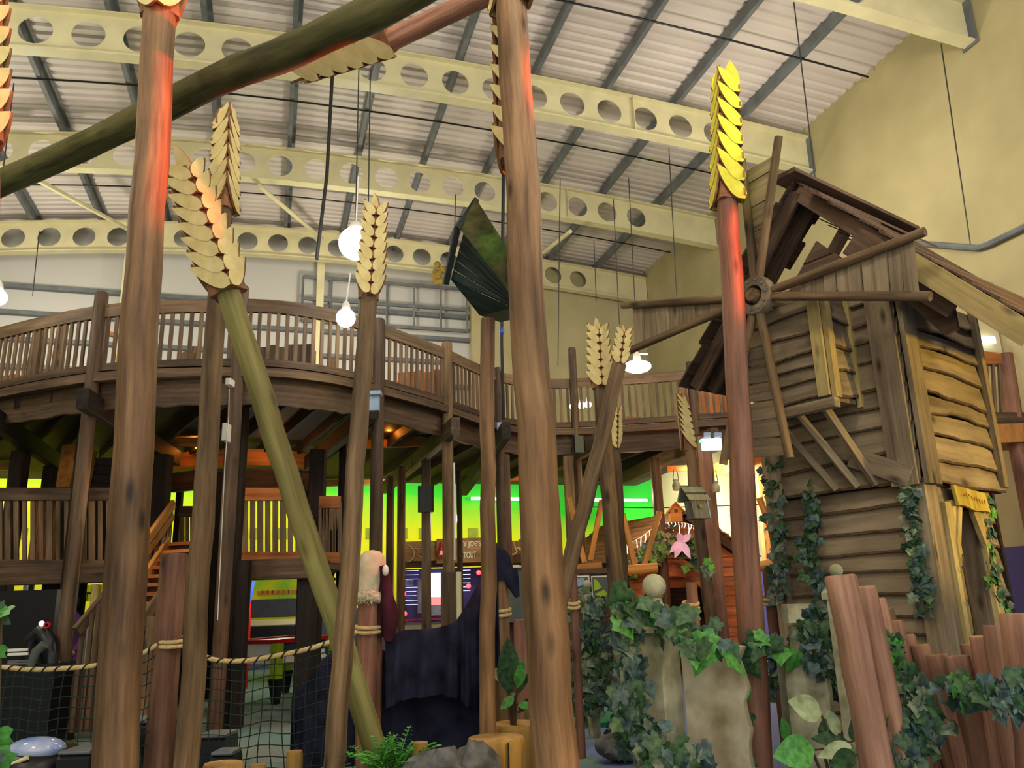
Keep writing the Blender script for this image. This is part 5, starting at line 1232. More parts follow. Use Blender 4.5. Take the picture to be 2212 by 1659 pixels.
m1 = MB(); slab(m1, 860, 1170, 1145, 1227, Dg-.02, .3); build(m1, 'lintel', M['roof'], sg_t)
M['scr'] = emit('white screen', '#f4f4ff', 2.2); M['scr2'] = emit('pink screen glow', '#ff5a68', 1.2); M['glow'] = emit('pale tube glow', '#cfd6ff', 2.0); M['redled'] = emit('red lamp glow', '#ff1420', 9)
m1 = MB()
for y in (1232, 1241, 1250, 1268, 1277, 1286, 1296, 1305):
    slab(m1, 871, y, 899+R.randrange(6), y+1.6, Dg+.7, .03)
for y in (1231, 1240, 1249, 1258, 1267, 1275): slab(m1, 1000, y, 1016, y+1.4, Dg+.7, .03)
build(m1, 'shelf_light', M['glow'], sg_t)
m1 = MB(); slab(m1, 902, 1250, 913, 1325, Dg+.6, .05); slab(m1, 872, 1252, 893, 1266, Dg+.72, .03); build(m1, 'painted_figure', M['bluegrey'], sg_t)
t = thing('screen', 'bright white screen with a pink lower edge in the shooting gallery', 'screen', P(942, 1310, Dg+.6))
m1 = MB(); slab(m1, 929, 1237, 957, 1290, Dg+.55, .04); build(m1, 'white_field', M['scr'], t)
m1 = MB(); slab(m1, 929, 1290, 957, 1307, Dg+.55, .04); build(m1, 'pink_field', M['scr2'], t)
m1 = MB(); slab(m1, 927, 1307, 959, 1330, Dg+.56, .05); build(m1, 'base', M['bluegrey'], t)
for k, (x, y) in enumerate(((872, 1283), (874, 1326), (1034, 1237), (1012, 1266))):
    m1 = MB(); m1.ball(P(x, y, Dg-.15), .055, seg=10, rings=6)
    build(m1, 'red_lamp', M['redled'], label='small glowing red lamp on the gallery booth, %s' % ['upper one on the left', 'lower one on the left', 'upper one on the right', 'lower one on the right'][k], cat='lamp', group='red gallery lamps')
# sign boards
def signb(x0, y0, x1, y1, lab, D=Dg-.25):
    t = thing('sign_board', lab, 'sign', P((x0+x1)/2, y1, D), 'gallery sign boards'); m1 = MB(); a, b = slab(m1, x0, y0, x1, y1, D, .08); build(m1, 'board', M['signbrown'], t); return t
t = signb(868, 1168, 943, 1213, 'brown board with a painted wagon wheel and rope, left of the bottle sign')
M['paintline'] = plain('pale painted line', '#c9b58c', .7); M['hat'] = plain('dark painted hat', '#4a2a20', .7); M['letter'] = plain('cream letters', '#efe2c4', .6)
m1 = MB(); c = P(876, 1196, Dg-.3); m1.tube([c+V((math.cos(a)*.2, 0, math.sin(a)*.2)) for a in [-1.4+i*.25 for i in range(12)]], .012, seg=5); m1.tube([P(873, 1185, Dg-.3), P(912, 1185, Dg-.3), P(935, 1185, Dg-.3)], .01, seg=5); m1.tube([P(895, 1180, Dg-.3), P(905, 1190, Dg-.3), P(900, 1198, Dg-.3), P(912, 1205, Dg-.3)], .008, seg=5)
build(m1, 'painted_wheel', M['paintline'], t)
t = signb(943, 1161, 1046, 1217, 'tan sign board with a red bottle and cream western letters', Dg-.4)
m1 = MB(); c = P(953, 1204, Dg-.5); m1.lathe([(0, 0), (.075, 0), (.08, .05), (.08, .18), (.03, .27), (.025, .36), (0, .37)], c, UP, 12); build(m1, 'red_bottle', M['red'], t)
m1 = MB(); slab(m1, 950, 1190, 958, 1199, Dg-.62, .02); build(m1, 'bottle_label', M['letter'], t)
def text(s, x0, y0, x1, y1, D, name, mat, par):
    cu = bpy.data.curves.new(name, 'FONT'); cu.body = s; cu.extrude = .03; cu.offset = .03; ob = bpy.data.objects.new('tmp', cu); COL.objects.link(ob)
    dg = bpy.context.evaluated_depsgraph_get(); me = bpy.data.meshes.new_from_object(ob.evaluated_get(dg)); bpy.data.objects.remove(ob); bpy.data.curves.remove(cu)
    xs = [v.co.x for v in me.vertices]; ys = [v.co.y for v in me.vertices]; a, b = P(x0, y1, D), P(x1, y0, D); mb = MB()
    sx = (b.x-a.x)/(max(xs)-min(xs)); sy = (b.z-a.z)/(max(ys)-min(ys))
    mb.add([V((a.x+(v.co.x-min(xs))*sx, D-v.co.z*.4, a.z+(v.co.y-min(ys))*sy)) for v in me.vertices], [tuple(p.vertices) for p in me.polygons]); bpy.data.meshes.remove(me)
    return build(mb, name, mat, par)
text("Y JOE'S", 1000, 1168, 1039, 1184.5, Dg-.42, 'lettering', M['letter'], t)
text("TOUT", 1001, 1191, 1029, 1207, Dg-.42, 'lettering', M['letter'], t)
t = signb(1082, 1167, 1150, 1216, 'brown board with a painted cowboy hat beside the central post')
m1 = MB(); a = Dg-.3; m1.prism([P(1113, 1182, a), P(1135, 1198, a), P(1152, 1199, a), P(1152, 1183, a)], V((0, .02, 0))); build(m1, 'painted_brim', M['paintline'], t)
m1 = MB(); m1.prism([P(1098, 1204, a), P(1108, 1198, a), P(1125, 1196, a), P(1140, 1205, a), P(1140, 1216, a), P(1098, 1216, a)], V((0, .02, 0))); build(m1, 'painted_hat', M['hat'], t)
m1 = MB(); m1.tube([P(1109, 1170, a), P(1113, 1184, a), P(1117, 1192, a), P(1113, 1196, a), P(1100, 1201, a)], .02, seg=6); build(m1, 'painted_ribbon', M['paintline'], t)
m1 = MB(); slab(m1, 1097, 1226, 1142, 1345, 15.5, .4); M['greygreen'] = plain('grey green metal', '#56605a', .5)
t = thing('cabinet', 'grey green cabinet with a bright top edge behind the dark cap', 'cabinet', P(1120, 1345, 15.5)); build(m1, 'body', M['greygreen'], t)
m1 = MB(); slab(m1, 1108, 1221, 1140, 1226, 15.4, .5); build(m1, 'top_edge', M['white'], t)
# framed posters
for k, (x0, x1) in enumerate(((1239, 1272), (1281, 1314))):
    D = 12.6; t = thing('framed_poster', ['framed poster with a blue crest, left one beside the small gate post', 'dark framed poster with lime shapes, right one beside the small gate post'][k], 'poster', P(x0, 1302, D), 'framed posters')
    m1 = MB(); slab(m1, x0-1, 1243, x1+1, 1304, D, .05); build(m1, 'frame', M['white'], t)
    m1 = MB(); slab(m1, x0+1, 1246, x1-1, 1300, D-.02, .02); build(m1, 'sheet', M['ivypale' if k == 0 else 'greygreen'], t)
    m1 = MB()
    if k == 0: m1.prism([P(1241, 1249, D-.04), P(1262, 1249, D-.04), P(1261, 1262, D-.04), P(1250, 1268, D-.04), P(1240, 1262, D-.04)], V((0, .01, 0)))
    else: m1.prism([P(1283, 1250, D-.04), P(1291, 1254, D-.04), P(1300, 1270, D-.04), P(1283, 1277, D-.04)], V((0, .01, 0))); m1.prism([P(1288, 1282, D-.04), P(1305, 1274, D-.04), P(1312, 1282, D-.04), P(1306, 1294, D-.04), P(1290, 1293, D-.04)], V((0, .01, 0)))
    build(m1, 'printed_shape', M['bluegrey' if k == 0 else 'lime'], t)
m1 = MB(); slab(m1, 1232, 1226, 1335, 1240, 12.7, .15); build(m1, 'beam', M['loggrey'], label='thick horizontal timber beam above the two framed posters', cat='beam')
m1 = MB(); slab(m1, 1232, 1304, 1335, 1420, 12.75, .1); build(m1, 'board_wall', M['deck'], label='brown board wall below the two framed posters', cat='wall panel')
m1 = MB(); slab(m1, 1232, 1240, 1335, 1304, 12.8, .06); build(m1, 'board_wall', M['deck'], label='brown board panel carrying the two framed posters', cat='wall panel')
# dark blue scenery seen through the framed opening: mural strip
Dm_ = 20.5
t = thing('mural_panel', 'painted mural with green hills and an orange fence seen through the framed opening', 'mural', P(595, 1345, Dm_))
m1 = MB(); slab(m1, 520, 1200, 680, 1345, Dm_, .05); M['muralyel'] = plain('mural yellow', '#e2dc1a', .6, c2='#8fd028', sc=1.6, detail=1); build(m1, 'sky', M['muralyel'], t)
m1 = MB(); slab(m1, 556, 1274, 655, 1286, Dm_-.05, .03); M['fenceor'] = plain('mural orange', '#d98b2a', .7); build(m1, 'orange_fence', M['fenceor'], t)
m1 = MB(); slab(m1, 520, 1291, 690, 1334, Dm_-.08, .04); M['slate'] = plain('slate blue panel', '#4a4d5f', .7); build(m1, 'slate_panel', M['slate'], t)
m1 = MB()
for x in (566, 577, 588, 600, 611, 622, 640): slab(m1, x, 1275, x+1.5, 1282, Dm_-.08, .02)
build(m1, 'fence_gap', M['hat'], t)
m1 = MB(); slab(m1, 530, 1336, 660, 1352, Dm_-1.5, .4); build(m1, 'ledge', M['plaster'], label='pale wooden ledge below the mural in the framed opening', cat='ledge')
m1 = MB(); slab(m1, 515, 1351, 665, 1430, Dm_-1.45, .4); build(m1, 'low_wall', M['black'], label='dark low wall under the pale ledge', cat='wall panel')
# red blue pole in the opening
tubething('blue_pole', [P(546, 1255, 18), P(538, 1300, 18)], .05, M['blue'], 'blue pole at the left of the framed opening', 'pole')
tubething('red_pole', [P(537, 1300, 18), P(536, 1360, 18), V((P(536, 1360, 18).x, 18, 0))], .05, M['red'], 'red pole below the blue one in the framed opening', 'pole')
# animal mural at the left: dark animal legs
t = thing('mural_panel', 'small green and yellow mural with a dark animal figure at far left', 'mural', P(205, 1300, 17.5)); m1 = MB(); slab(m1, 150, 1262, 245, 1300, 17.5, .05); build(m1, 'sky', M['muralyel'], t)
m1 = MB(); slab(m1, 178, 1279, 200, 1284, 17.45, .03); slab(m1, 179, 1284, 182, 1298, 17.45, .03); slab(m1, 186, 1284, 188, 1298, 17.45, .03); build(m1, 'dark_animal', M['black'], t)
m1 = MB(); p_ = P(204, 1262, 17.2); m1.bar(V((p_.x, 17.25, 0)), V((p_.x, 17.25, p_.z)), .12, .1, up=V((0, 1, 0))); build(m1, 'yellow_post', M['millyellow'], label='yellowish post beside the small animal mural at far left', cat='post')
# lit door strip far left
m1 = MB(); slab(m1, 62, 1258, 78, 1264, 16, .04); slab(m1, 60, 1262, 62, 1333, 16, .04); 
t = thing('glass_door', 'narrow pale glass door edge in the dark area at far left', 'door', P(55, 1335, 16)); m1 = MB(); slab(m1, 42, 1262, 60, 1333, 16, .05); build(m1, 'pane', M['bluegrey'], t); m1 = MB(); slab(m1, 48, 1282, 55, 1300, 15.9, .04); build(m1, 'red_sticker', M['red'], t); m1 = MB(); slab(m1, 58, 1262, 61, 1335, 15.9, .08); build(m1, 'frame', M['white'], t)
# distant child in purple
def person_purple():
    D = 13.0; c = P(166, 1330, D); t = thing('person', 'distant child in a purple top bending over behind the dark handrail', 'person', (c.x, c.y, 0))
    s = 1.0; z = c.z
    b = MB(); b.tube([V((c.x-.06, c.y, 0.02)), V((c.x-.06, c.y, z*.35)), V((c.x-.05, c.y, z*.62))], [.055, .06, .075], seg=10); b.tube([V((c.x+.07, c.y, 0.02)), V((c.x+.07, c.y, z*.35)), V((c.x+.05, c.y, z*.62))], [.055, .06, .075], seg=10)
    build(b, 'trousers', M['black'], t)
    M['purple'] = plain('purple cloth', '#8a4fae', .8); M['skin'] = plain('skin', '#c79678', .6)
    b = MB(); b.tube([V((c.x, c.y, z*.55)), V((c.x, c.y-.02, z*.8)), V((c.x-.02, c.y-.05, z*.97)), V((c.x-.04, c.y-.07, z*1.04))], [.12, .13, .13, .06], seg=12); b.tube([V((c.x+.1, c.y-.03, z*.97)), V((c.x+.17, c.y-.08, z*.8)), V((c.x+.12, c.y-.2, z*.68))], [.05, .045, .04], seg=8); b.tube([V((c.x-.14, c.y-.03, z*.97)), V((c.x-.2, c.y-.08, z*.8)), V((c.x-.13, c.y-.2, z*.68))], [.05, .045, .04], seg=8)
    build(b, 'top', M['purple'], t)
    b = MB(); b.ball(V((c.x-.06, c.y-.1, z*1.04+.13)), .1, .85, .95, 1.15); b.tube([V((c.x-.05, c.y-.08, z*1.0)), V((c.x-.06, c.y-.1, z*1.1))], .045, seg=8)
    for q in (V((c.x+.11, c.y-.22, z*.66)), V((c.x-.12, c.y-.22, z*.66))): b.ball(q, .04)
    build(b, 'body', M['skin'], t)
    b = MB(); b.ball(V((c.x-.055, c.y-.07, z*1.04+.16)), .108, .9, .95, 1.0); build(b, 'hair', M['hat'], t)
person_purple()
# ---------------------------------------------------------------- air hockey table
t = thing('air_hockey_table', 'air hockey table with a red rim and lime legs behind the rope net', 'game table', PZ(600, 1510, 0))
K0 = PZ(592, 1522, 0); K1 = PZ(534, 1512, 0); K2 = PZ(700, 1500, 0)
u = (K2-K0); u.z = 0; Lw = u.length; u.normalize(); w = (K1-K0); w.z = 0; w = (w-u*w.dot(u)); Ww = max(.55, w.length); w.normalize(); zt = P(595, 1386, K0.y).z
def H(a, b, z): return K0+u*a+w*b+UP*z
Ls = Lw*1.12
m1 = MB(); m1.box(H(Ls/2, Ww/2, zt-.2), Ls, Ww, .34, (u, w, UP)); build(m1, 'cabinet', M['white'], t)
M['tblgraph'] = plain('blue table graphic', '#1f4a6e', .5, c2='#0f2236', sc=5)
m1 = MB(); m1.box(H(Ls*.5, -.01, zt-.12), Ls*.8, .01, .16, (u, w, UP)); m1.lathe([(0, 0), (.07, 0), (.07, .012), (0, .012)], H(Ls*.92, -.0, zt-.25), -w, 14); build(m1, 'side_graphic', M['tblgraph'], t)
m1 = MB()
for a, b, x, y in ((Ls/2, -.02, Ls+.1, .09), (Ls/2, Ww+.02, Ls+.1, .09), (-.02, Ww/2, .09, Ww), (Ls+.02, Ww/2, .09, Ww)): m1.box(H(a, b, zt), x, y, .07, (u, w, UP))
build(m1, 'rim', M['red'], t)
m1 = MB(); m1.box(H(Ls/2, Ww/2, zt-.01), Ls-.05, Ww-.05, .03, (u, w, UP)); build(m1, 'playing_surface', M['bluegrey'], t)
for a, b in ((0.02, 0.0), (0.02, Ww), (Ls-.02, 0), (Ls-.02, Ww)):
    m1 = MB(); m1.bar(H(a, b, zt-.62), H(a, b, zt-.03), .17, .17, up=w); lg = build(m1, 'leg', M['lime'], t)
    m1 = MB(); m1.bar(H(a, b, zt-.62), H(a+.02, b, 0.0), .22, .2, up=w, taper=.5); build(m1, 'foot', M['black'], lg)
A = P(680, 1369, K0.y+.3)
for x, y in ((668, 1366), (690, 1366)):
    m1 = MB(); m1.tube([P(x, y, K0.y+.4), P(x+5, 1300, K0.y+.4), P(x+18, 1270, K0.y+.4), P(x+35, 1225, K0.y+.4)], .03, seg=8); build(m1, 'arch_tube', M['red'], t)
m1 = MB(); p, q = P(622, 1216, K0.y+.4), P(822, 1212, K0.y+.9); m1.bar(p, q, .2, .17, c=.05); build(m1, 'scoreboard', M['black'], t)
m1 = MB(); m1.tube([P(724, 1218, K0.y+.5), P(714, 1255, K0.y+.5)], .03, seg=8); m1.tube([P(724, 1218, K0.y+.5), P(735, 1262, K0.y+.5)], .03, seg=8); m1.tube([P(715, 1250, K0.y+.5), P(733, 1252, K0.y+.5)], .025, seg=8); build(m1, 'arch_bracket', M['red'], t)
rb_ = tubething('red_barrier', [V((P(855, 1372, 11).x, 11, 0)), P(855, 1380, 11), P(858, 1372, 11), P(918, 1369, 11)], .03, M['red'], 'short red barrier arm with a lime tip above the black cloth', 'barrier')
mb = MB(); mb.tube([P(908, 1369, 10.98), P(921, 1368, 10.98)], .036, seg=8); build(mb, 'lime_tip', M['lime'], rb_)
# black ride and benches at left
t = thing('arcade_ride', 'black motorbike arcade ride at the far left behind the rope', 'arcade ride', PZ(60, 1530, 0)); D = 11.2
m1 = MB(); p = P(60, 1400, D); m1.tube([P(62, 1435, D), P(70, 1385, D), P(88, 1366, D), P(104, 1385, D), P(112, 1440, D)], [.1, .12, .13, .12, .1], seg=10); build(m1, 'fairing', M['black'], t)
m1 = MB(); m1.tube([P(66, 1438, D-.3), P(78, 1408, D-.3), P(96, 1392, D-.3)], [.05, .06, .06], seg=10); build(m1, 'front_fork', M['greygreen'], t)
for y in (1403, 1412, 1428, 1432):
    m1 = MB(); m1.bar(P(18, y+2, D-.1), P(62, y, D-.1), .04, .035); build(m1, 'chrome_bar', M['white'] if y < 1420 else M['purlin'], t)
m1 = MB(); q = P(60, 1490, D+.1); m1.box(V((q.x, q.y, .5)), 1.0, .7, 1.0); build(m1, 'base', M['black'], t)
m1 = MB(); q = P(40, 1350, D+.6); m1.box(V((q.x+.1, q.y, 1.0)), 1.0, .4, 1.9); build(m1, 'cabinet', M['black'], t)
m1 = MB(); m1.ball(P(90, 1347, D-.05), .035); build(m1, 'white_lamp', emit('ride lamp', '#ffffff', 6), t)
m1 = MB(); m1.lathe([(.02, 0), (.045, 0), (.045, .03), (.02, .03), (.02, 0)], P(103, 1350, D-.05), V((0, -1, 0)), 12); build(m1, 'red_ring', M['red'], t)
def gbox(name, x, y, D, w, d, lab, cat_, mat='black', top=None):
    p = P(x, y, D); t = thing(name, lab, cat_, (p.x, p.y, 0)); mb = MB(); z = p.z
    mb.bar(V((p.x-w/2, p.y, z/2)), V((p.x+w/2, p.y, z/2)), d, z, c=.04); build(mb, 'body', M[mat], t)
    if top: mb = MB(); mb.bar(V((p.x-w*.48, p.y, z+.012)), V((p.x+w*.48, p.y, z+.012)), d*.96, .03, c=.01); build(mb, 'top', M[top], t)
    return t
M['gloss'] = plain('glossy blue lid', '#5f86c9', .12, noise=.1, spec=.8, c2='#c5cbe0', sc=3)
gbox('black_bench', 312, 1556, 9.3, .5, .5, 'black bench with a shiny top edge right of the thick left post', 'bench', 'black', 'purlin')
gbox('black_bench', 470, 1588, 8.9, .3, .4, 'small black bench right of the thin second stalk', 'bench', 'black', 'purlin')
gbox('black_bench', 490, 1626, 8.2, .2, .3, 'low black box near the bottom edge right of the second stalk', 'bench', 'black', 'purlin')
gbox('black_bench', 182, 1622, 8.3, .3, .4, 'black box left of the thick left post foot', 'bench', 'black', 'purlin')
t = thing('kiddie_car', 'dark toy car with a shiny blue white hood in the lower left corner', 'toy car', PZ(80, 1659, 0)); D = 8.4; p = P(80, 1600, D)
m1 = MB(); m1.ball(V((p.x, p.y+.1, .2)), .42, 1.0, 1.1, .55, 20, 10); build(m1, 'body', M['black'], t)
m1 = MB(); m1.ball(V((p.x+.05, p.y-.08, p.z-.06)), .27, 1.0, .7, .4, 20, 10); build(m1, 'hood', M['gloss'], t)
m1 = MB(); m1.tube([V((p.x-.2, p.y-.25, p.z-.1)), V((p.x-.05, p.y-.3, p.z-.16)), V((p.x+.1, p.y-.3, p.z-.1))], .02, seg=8); build(m1, 'bumper', M['cream'], t)
# ---------------------------------------------------------------- lamps and small fixtures
M['bulb'] = emit('bright lamp globe', '#fffaf0', 22)
def globe(x, y, D, r, lab, sx=1, sz=1, wire_y=None):
    c = P(x, y, D); t = thing('hanging_lamp', lab, 'lamp', c, 'glowing lamps'); m1 = MB(); m1.ball(c, r, sx, 1, sz, 22, 14); build(m1, 'globe', M['bulb'], t)
    m1 = MB(); m1.lathe([(0, 0), (r*.5, 0), (r*.35, .1), (0, .16)], c+UP*(r*sz*.9), UP, 14); build(m1, 'cap', M['white'], t)
    if wire_y is not None: m1 = MB(); m1.tube([c+UP*(r*sz+.1), P(wire_y[0], wire_y[1], D)], .012, seg=5); build(m1, 'cable', M['white'], t)
globe(768, 526, 11.6, .26, 'largest glowing white lamp beside the wheat head', wire_y=(774, 380))
globe(747, 687, 11.2, .14, 'smaller glowing lamp hanging in front of the curved railing', wire_y=(757, 590))
globe(1377, 792, 11, .13, 'flat glowing lamp under the left mill sail', 1.5, .7, wire_y=(1400, 765))
globe(-4, 642, 11, .12, 'glowing lamp cut by the left frame edge')
for k, x in enumerate((1238, 1256, 1270)): globe(x, 878-k*2, 17.5, .075, 'small glowing bulb behind the railing, %s of three' % ['left', 'middle', 'right'][k])
M['tubel'] = emit('white tube glow', '#ffffff', 2.0)
for k, (x0, x1, y) in enumerate(((1018, 1135, 1077), (1276, 1398, 1080))):
    m1 = MB(); m1.tube([PD(x0, y, 24.15), PD(x1, y+1, 24.15)], .05, seg=8); build(m1, 'tube_light', M['tubel'], label='long white tube light on the green wall, %s of the central post' % ['left', 'right'][k], cat='light', group='tube lights')
t = thing('emergency_light', 'white emergency light box with two blue lamp heads and a green indicator', 'emergency light', P(1537, 972, 14.38)); D = 14.38
m1 = MB(); m1.box(P(1537, 960, D), .34, .12, .2); build(m1, 'box', emit('lit white box', '#e8fbff', 1.6), t)
for x in (1527, 1550): m1 = MB(); m1.box(P(x, 940, D), .12, .1, .08); build(m1, 'lamp_head', M['bluegrey'], t)
M['led'] = emit('green indicator', '#20ffa0', 8)
m1 = MB(); m1.ball(P(1515, 953, D-.05), .035); build(m1, 'indicator', M['led'], t)
t = thing('fuse_box', 'pale blue box on the deck fascia right of the lamp stalk', 'box', P(809, 885, 11.6)); m1 = MB(); m1.box(P(809, 872, 11.6), .14, .1, .22); build(m1, 'box', M['bluegrey'], t); m1 = MB(); m1.box(P(812, 850, 11.55), .16, .14, .06); build(m1, 'hood', M['bluegrey'], t); m1 = MB(); m1.ball(P(768, 866, 11.5), .03); build(m1, 'green_indicator', M['led'], t)
for nm, x, y, D, w, h, mt, lab, ct in (('junction_box', 1080, 921, 14.4, .11, .13, 'bluegrey', 'small pale junction box on the deck edge left of the central post', 'box'), ('wall_speaker', 1251, 960, 15.2, .22, .32, 'black', 'black speaker under the deck below the frontal wheat head', 'speaker'),
       ('spotlight', 920, 1078, 15.5, .3, .5, 'black', 'black spotlight cluster hanging before the green wall', 'spotlight'), ('cable_label', 489, 935, 7.2, .045, .16, 'white', 'small white label hanging from a cable on the thin second stalk', 'label'), ('junction_box', 497, 827, 7.2, .05, .06, 'white', 'tiny white junction box right of the thin second stalk', 'box')):
    m1 = MB(); m1.bar(P(x, y, D)-UP*(h/2), P(x, y, D)+UP*(h/2), w, .12, up=V((0, 1, 0)), c=w*.12); build(m1, nm, M[mt], label=lab, cat=ct)
tubething('white_cable', [P(495, 840, 7.15), P(494, 900, 7.15), P(486, 1000, 7.1), P(470, 1340, 7.05)], .004, M['white'], 'thin white cable running down the thin second stalk', 'cable')
tubething('white_cable', [P(981, 1000, 13.6), P(982, 1210, 13.6)], .014, M['white'], 'pale cable running down the middle deck post', 'cable')
t = thing('dried_bunch', 'small yellow dried bunch hanging on the farthest roof beam', 'bunch', PD(945, 600, 23.2)); m1 = MB()
for k in range(14): m1.ball(PD(945, 592, 23.2)+V((R.gauss(0, .11), R.gauss(0, .04), R.gauss(0, .13))), .11, seg=7, rings=5)
M['straw'] = plain('straw', '#9a8238', .9); build(m1, 'straw', M['straw'], t)
# ---------------------------------------------------------------- rope fence with net
ropepost(377, 1196, 8.6, .135, 'thick red brown rope post between the two left stalks', wraps=(1392,))
ropepost(800, 1300, 8.6, .125, 'rope post wearing the cream fur trimmed hat', wraps=(1362,))
ropepost(1081, 1248, 8.9, .085, 'rope post wearing the dark knitted cap', mat='log', wraps=(1326,))
ropepost(1128, 1338, 8.4, .09, 'short red brown post left of the thick central post')
def rope(pts, lab):
    sp = spline(pts, 10); t = thing('rope', lab, 'rope', sp[len(sp)//2], 'fence ropes'); m1 = MB(); m1.tube(sp, .024, seg=10); build(m1, 'strand', M['rope'], t)
    # dark lashing wound round the rope
    L = 0; hel = []
    for i in range(len(sp)-1):
        for k in range(6):
            f = k/6; p = lerp(sp[i], sp[i+1], f); L += (sp[i+1]-sp[i]).length/6; d, s, u = frame(sp[i+1]-sp[i]); a = L*2*math.pi/.13
            hel.append(p+(s*math.cos(a)+u*math.sin(a))*.026)
    m1 = MB(); m1.tube(hel, .009, seg=5); build(m1, 'lashing', M['dark'], t); return sp
r1 = rope([P(-20, 1438, 8.6), P(60, 1446, 8.5), P(140, 1444, 8.45), P(215, 1436, 8.5), P(300, 1414, 8.5), P(345, 1390, 8.5)], 'pale lashed rope at the left, sagging to the thick red brown post')
r2 = rope([P(408, 1395, 8.5), P(455, 1423, 8.45), P(520, 1428, 8.4), P(600, 1416, 8.4), P(680, 1398, 8.4), P(770, 1365, 8.5)], 'pale lashed rope in the middle, sagging left of the hat post')
r3 = rope([P(826, 1376, 8.6), P(850, 1381, 8.6), P(960, 1385, 8.6), P(1025, 1352, 8.7), P(1058, 1325, 8.8)], 'lashed rope under the black cloth')
def net(sp, lab, step=.105):
    L = [0]
    for a, b in zip(sp, sp[1:]): L.append(L[-1]+(b-a).length)
    def at(d):
        k = 0
        while k < len(L)-2 and L[k+1] < d: k += 1
        return lerp(sp[k], sp[k+1], (d-L[k])/(L[k+1]-L[k]))
    m1 = MB(); n = int(L[-1]/step); rows = 11; P_ = []
    for i in range(n+1):
        p = at(i*step); col = []
        for j in range(rows+1):
            f = j/rows; col.append(V((p.x+.03*math.sin(i*.9+j*.5)*f, p.y+.02*math.sin(i+j), p.z*(1-f)+.02)))
        P_.append(col)
    for i in range(n+1): m1.tube(P_[i], .0055, seg=4, cap=False)
    for j in range(1, rows+1): m1.tube([P_[i][j]-UP*(.015*math.sin(i*1.3)) for i in range(n+1)], .005, seg=4, cap=False)
    return build(m1, 'rope_net', M['net'], label=lab, cat='net', group='rope nets')
net(r1, 'dark square mesh net below the left rope'); net(r2, 'dark square mesh net below the middle rope')
# ---------------------------------------------------------------- black cloths and garments
def drape(top, zbot, lab, name, mat, folds=9, amp=.05, cat_='cloth', sag=None, flare=0.0):
    sp = spline(top, 8); n = len(sp)-1
    def fn(u, v):
        k = min(int(u*n), n-1); p = lerp(sp[k], sp[k+1], u*n-k); zb_ = zbot(u) if callable(zbot) else zbot
        f = amp*(v**.6)*(math.sin(u*folds*6.28+v*1.5)+.5*math.sin(u*folds*2.3*6.28+1+v*2))
        return V((p.x+flare*(u-.5)*v, p.y+f-.02*v, lerp(p.z, zb_, v)))
    m1 = MB(); m1.grid(fn, 60, 14, th=V((0, .018, 0))); return build(m1, name, M[mat], label=lab, cat=cat_, sharp=80)
drape([P(630, 1505, 8.9), P(650, 1480, 8.9), P(720, 1405, 8.75), P(790, 1392, 8.75), P(880, 1420, 8.75), P(1060, 1420, 8.8)], .02, 'black cloth screen hanging to the floor behind the leaning stalk foot', 'cloth_screen', 'cloth', 14, .03)
drape([P(832, 1385, 8.45), P(870, 1362, 8.4), P(930, 1358, 8.4), P(978, 1345, 8.42), P(1000, 1318, 8.45), P(1030, 1265, 8.5), P(1048, 1232, 8.6), P(1062, 1240, 8.7)], lambda u: .62+.12*math.sin(u*5), 'navy black coat thrown over the rope, rising to the bird house post', 'coat', 'cloth', 6, .07, 'coat')
drape([P(1062, 1230, 8.75), P(1075, 1215, 8.78)], .9, 'narrow dark sleeve hanging behind the bird house post', 'sleeve', 'cloth', 2, .02, 'clothing')
M['burgundy'] = plain('burgundy cloth', '#33151f', .95, c2='#4b2230', sc=6, spec=.15)
t = thing('coat', 'burgundy coat hanging right of the cream hat', 'coat', P(838, 1380, 8.5)); m1 = MB()
m1.tube([P(826, 1222, 8.5), P(832, 1250, 8.5), P(836, 1290, 8.5), P(845, 1330, 8.45), P(840, 1385, 8.45)], [.03, .05, .07, .085, .05], seg=14, bump=.06); m1.tube([P(822, 1240, 8.55), P(825, 1300, 8.55), P(822, 1375, 8.55)], [.04, .06, .05], seg=12, bump=.05); build(m1, 'body', M['burgundy'], t)
m1 = MB(); m1.ball(P(833, 1232, 8.4), .04, .8, 1, 1.4); build(m1, 'white_tag', M['white'], t)
# cream hat with fluffy trim
t = thing('hat', 'cream bonnet with a fluffy fur band on the rope post', 'hat', P(798, 1310, 8.6)); c = P(798, 1296, 8.6); ax = V((.06, 0, 1)).normalized()
M['creamcloth'] = plain('cream felt', '#b3a98c', .95, c2='#cfc7ab', sc=8, bump=.2, spec=.1); M['fur'] = plain('fluffy fur', '#8f8666', 1, c2='#d8d2b8', sc=45, bump=.5, spec=.1)
m1 = MB(); m1.lathe([(0, 0), (.135, 0), (.15, .08), (.15, .2), (.14, .32), (.125, .39), (.08, .44), (0, .455)], c+UP*.05, ax, 24); build(m1, 'crown', M['creamcloth'], t)
m1 = MB(); ring = [c+V((math.cos(a)*.135, math.sin(a)*.135, .03+.01*math.sin(3*a))) for a in [i*6.283/28 for i in range(28)]]; m1.tube(ring, .062, seg=12, closed=True, bump=.12)
for k in range(700):
    a = R.uniform(0, 6.283); b = R.uniform(0, 6.283); p = c+V((math.cos(a)*.135, math.sin(a)*.135, .03)); nrm = V((math.cos(a)*math.cos(b), math.sin(a)*math.cos(b), math.sin(b))); q = p+nrm*.055; e = q+nrm*R.uniform(.015, .035)+V((R.gauss(0, .012), R.gauss(0, .012), -.006)); w_ = V((-math.sin(a), math.cos(a), 0))*.004
    m1.add([q-w_, q+w_, e], [(0, 1, 2)])
build(m1, 'fur_band', M['fur'], t, sharp=180)
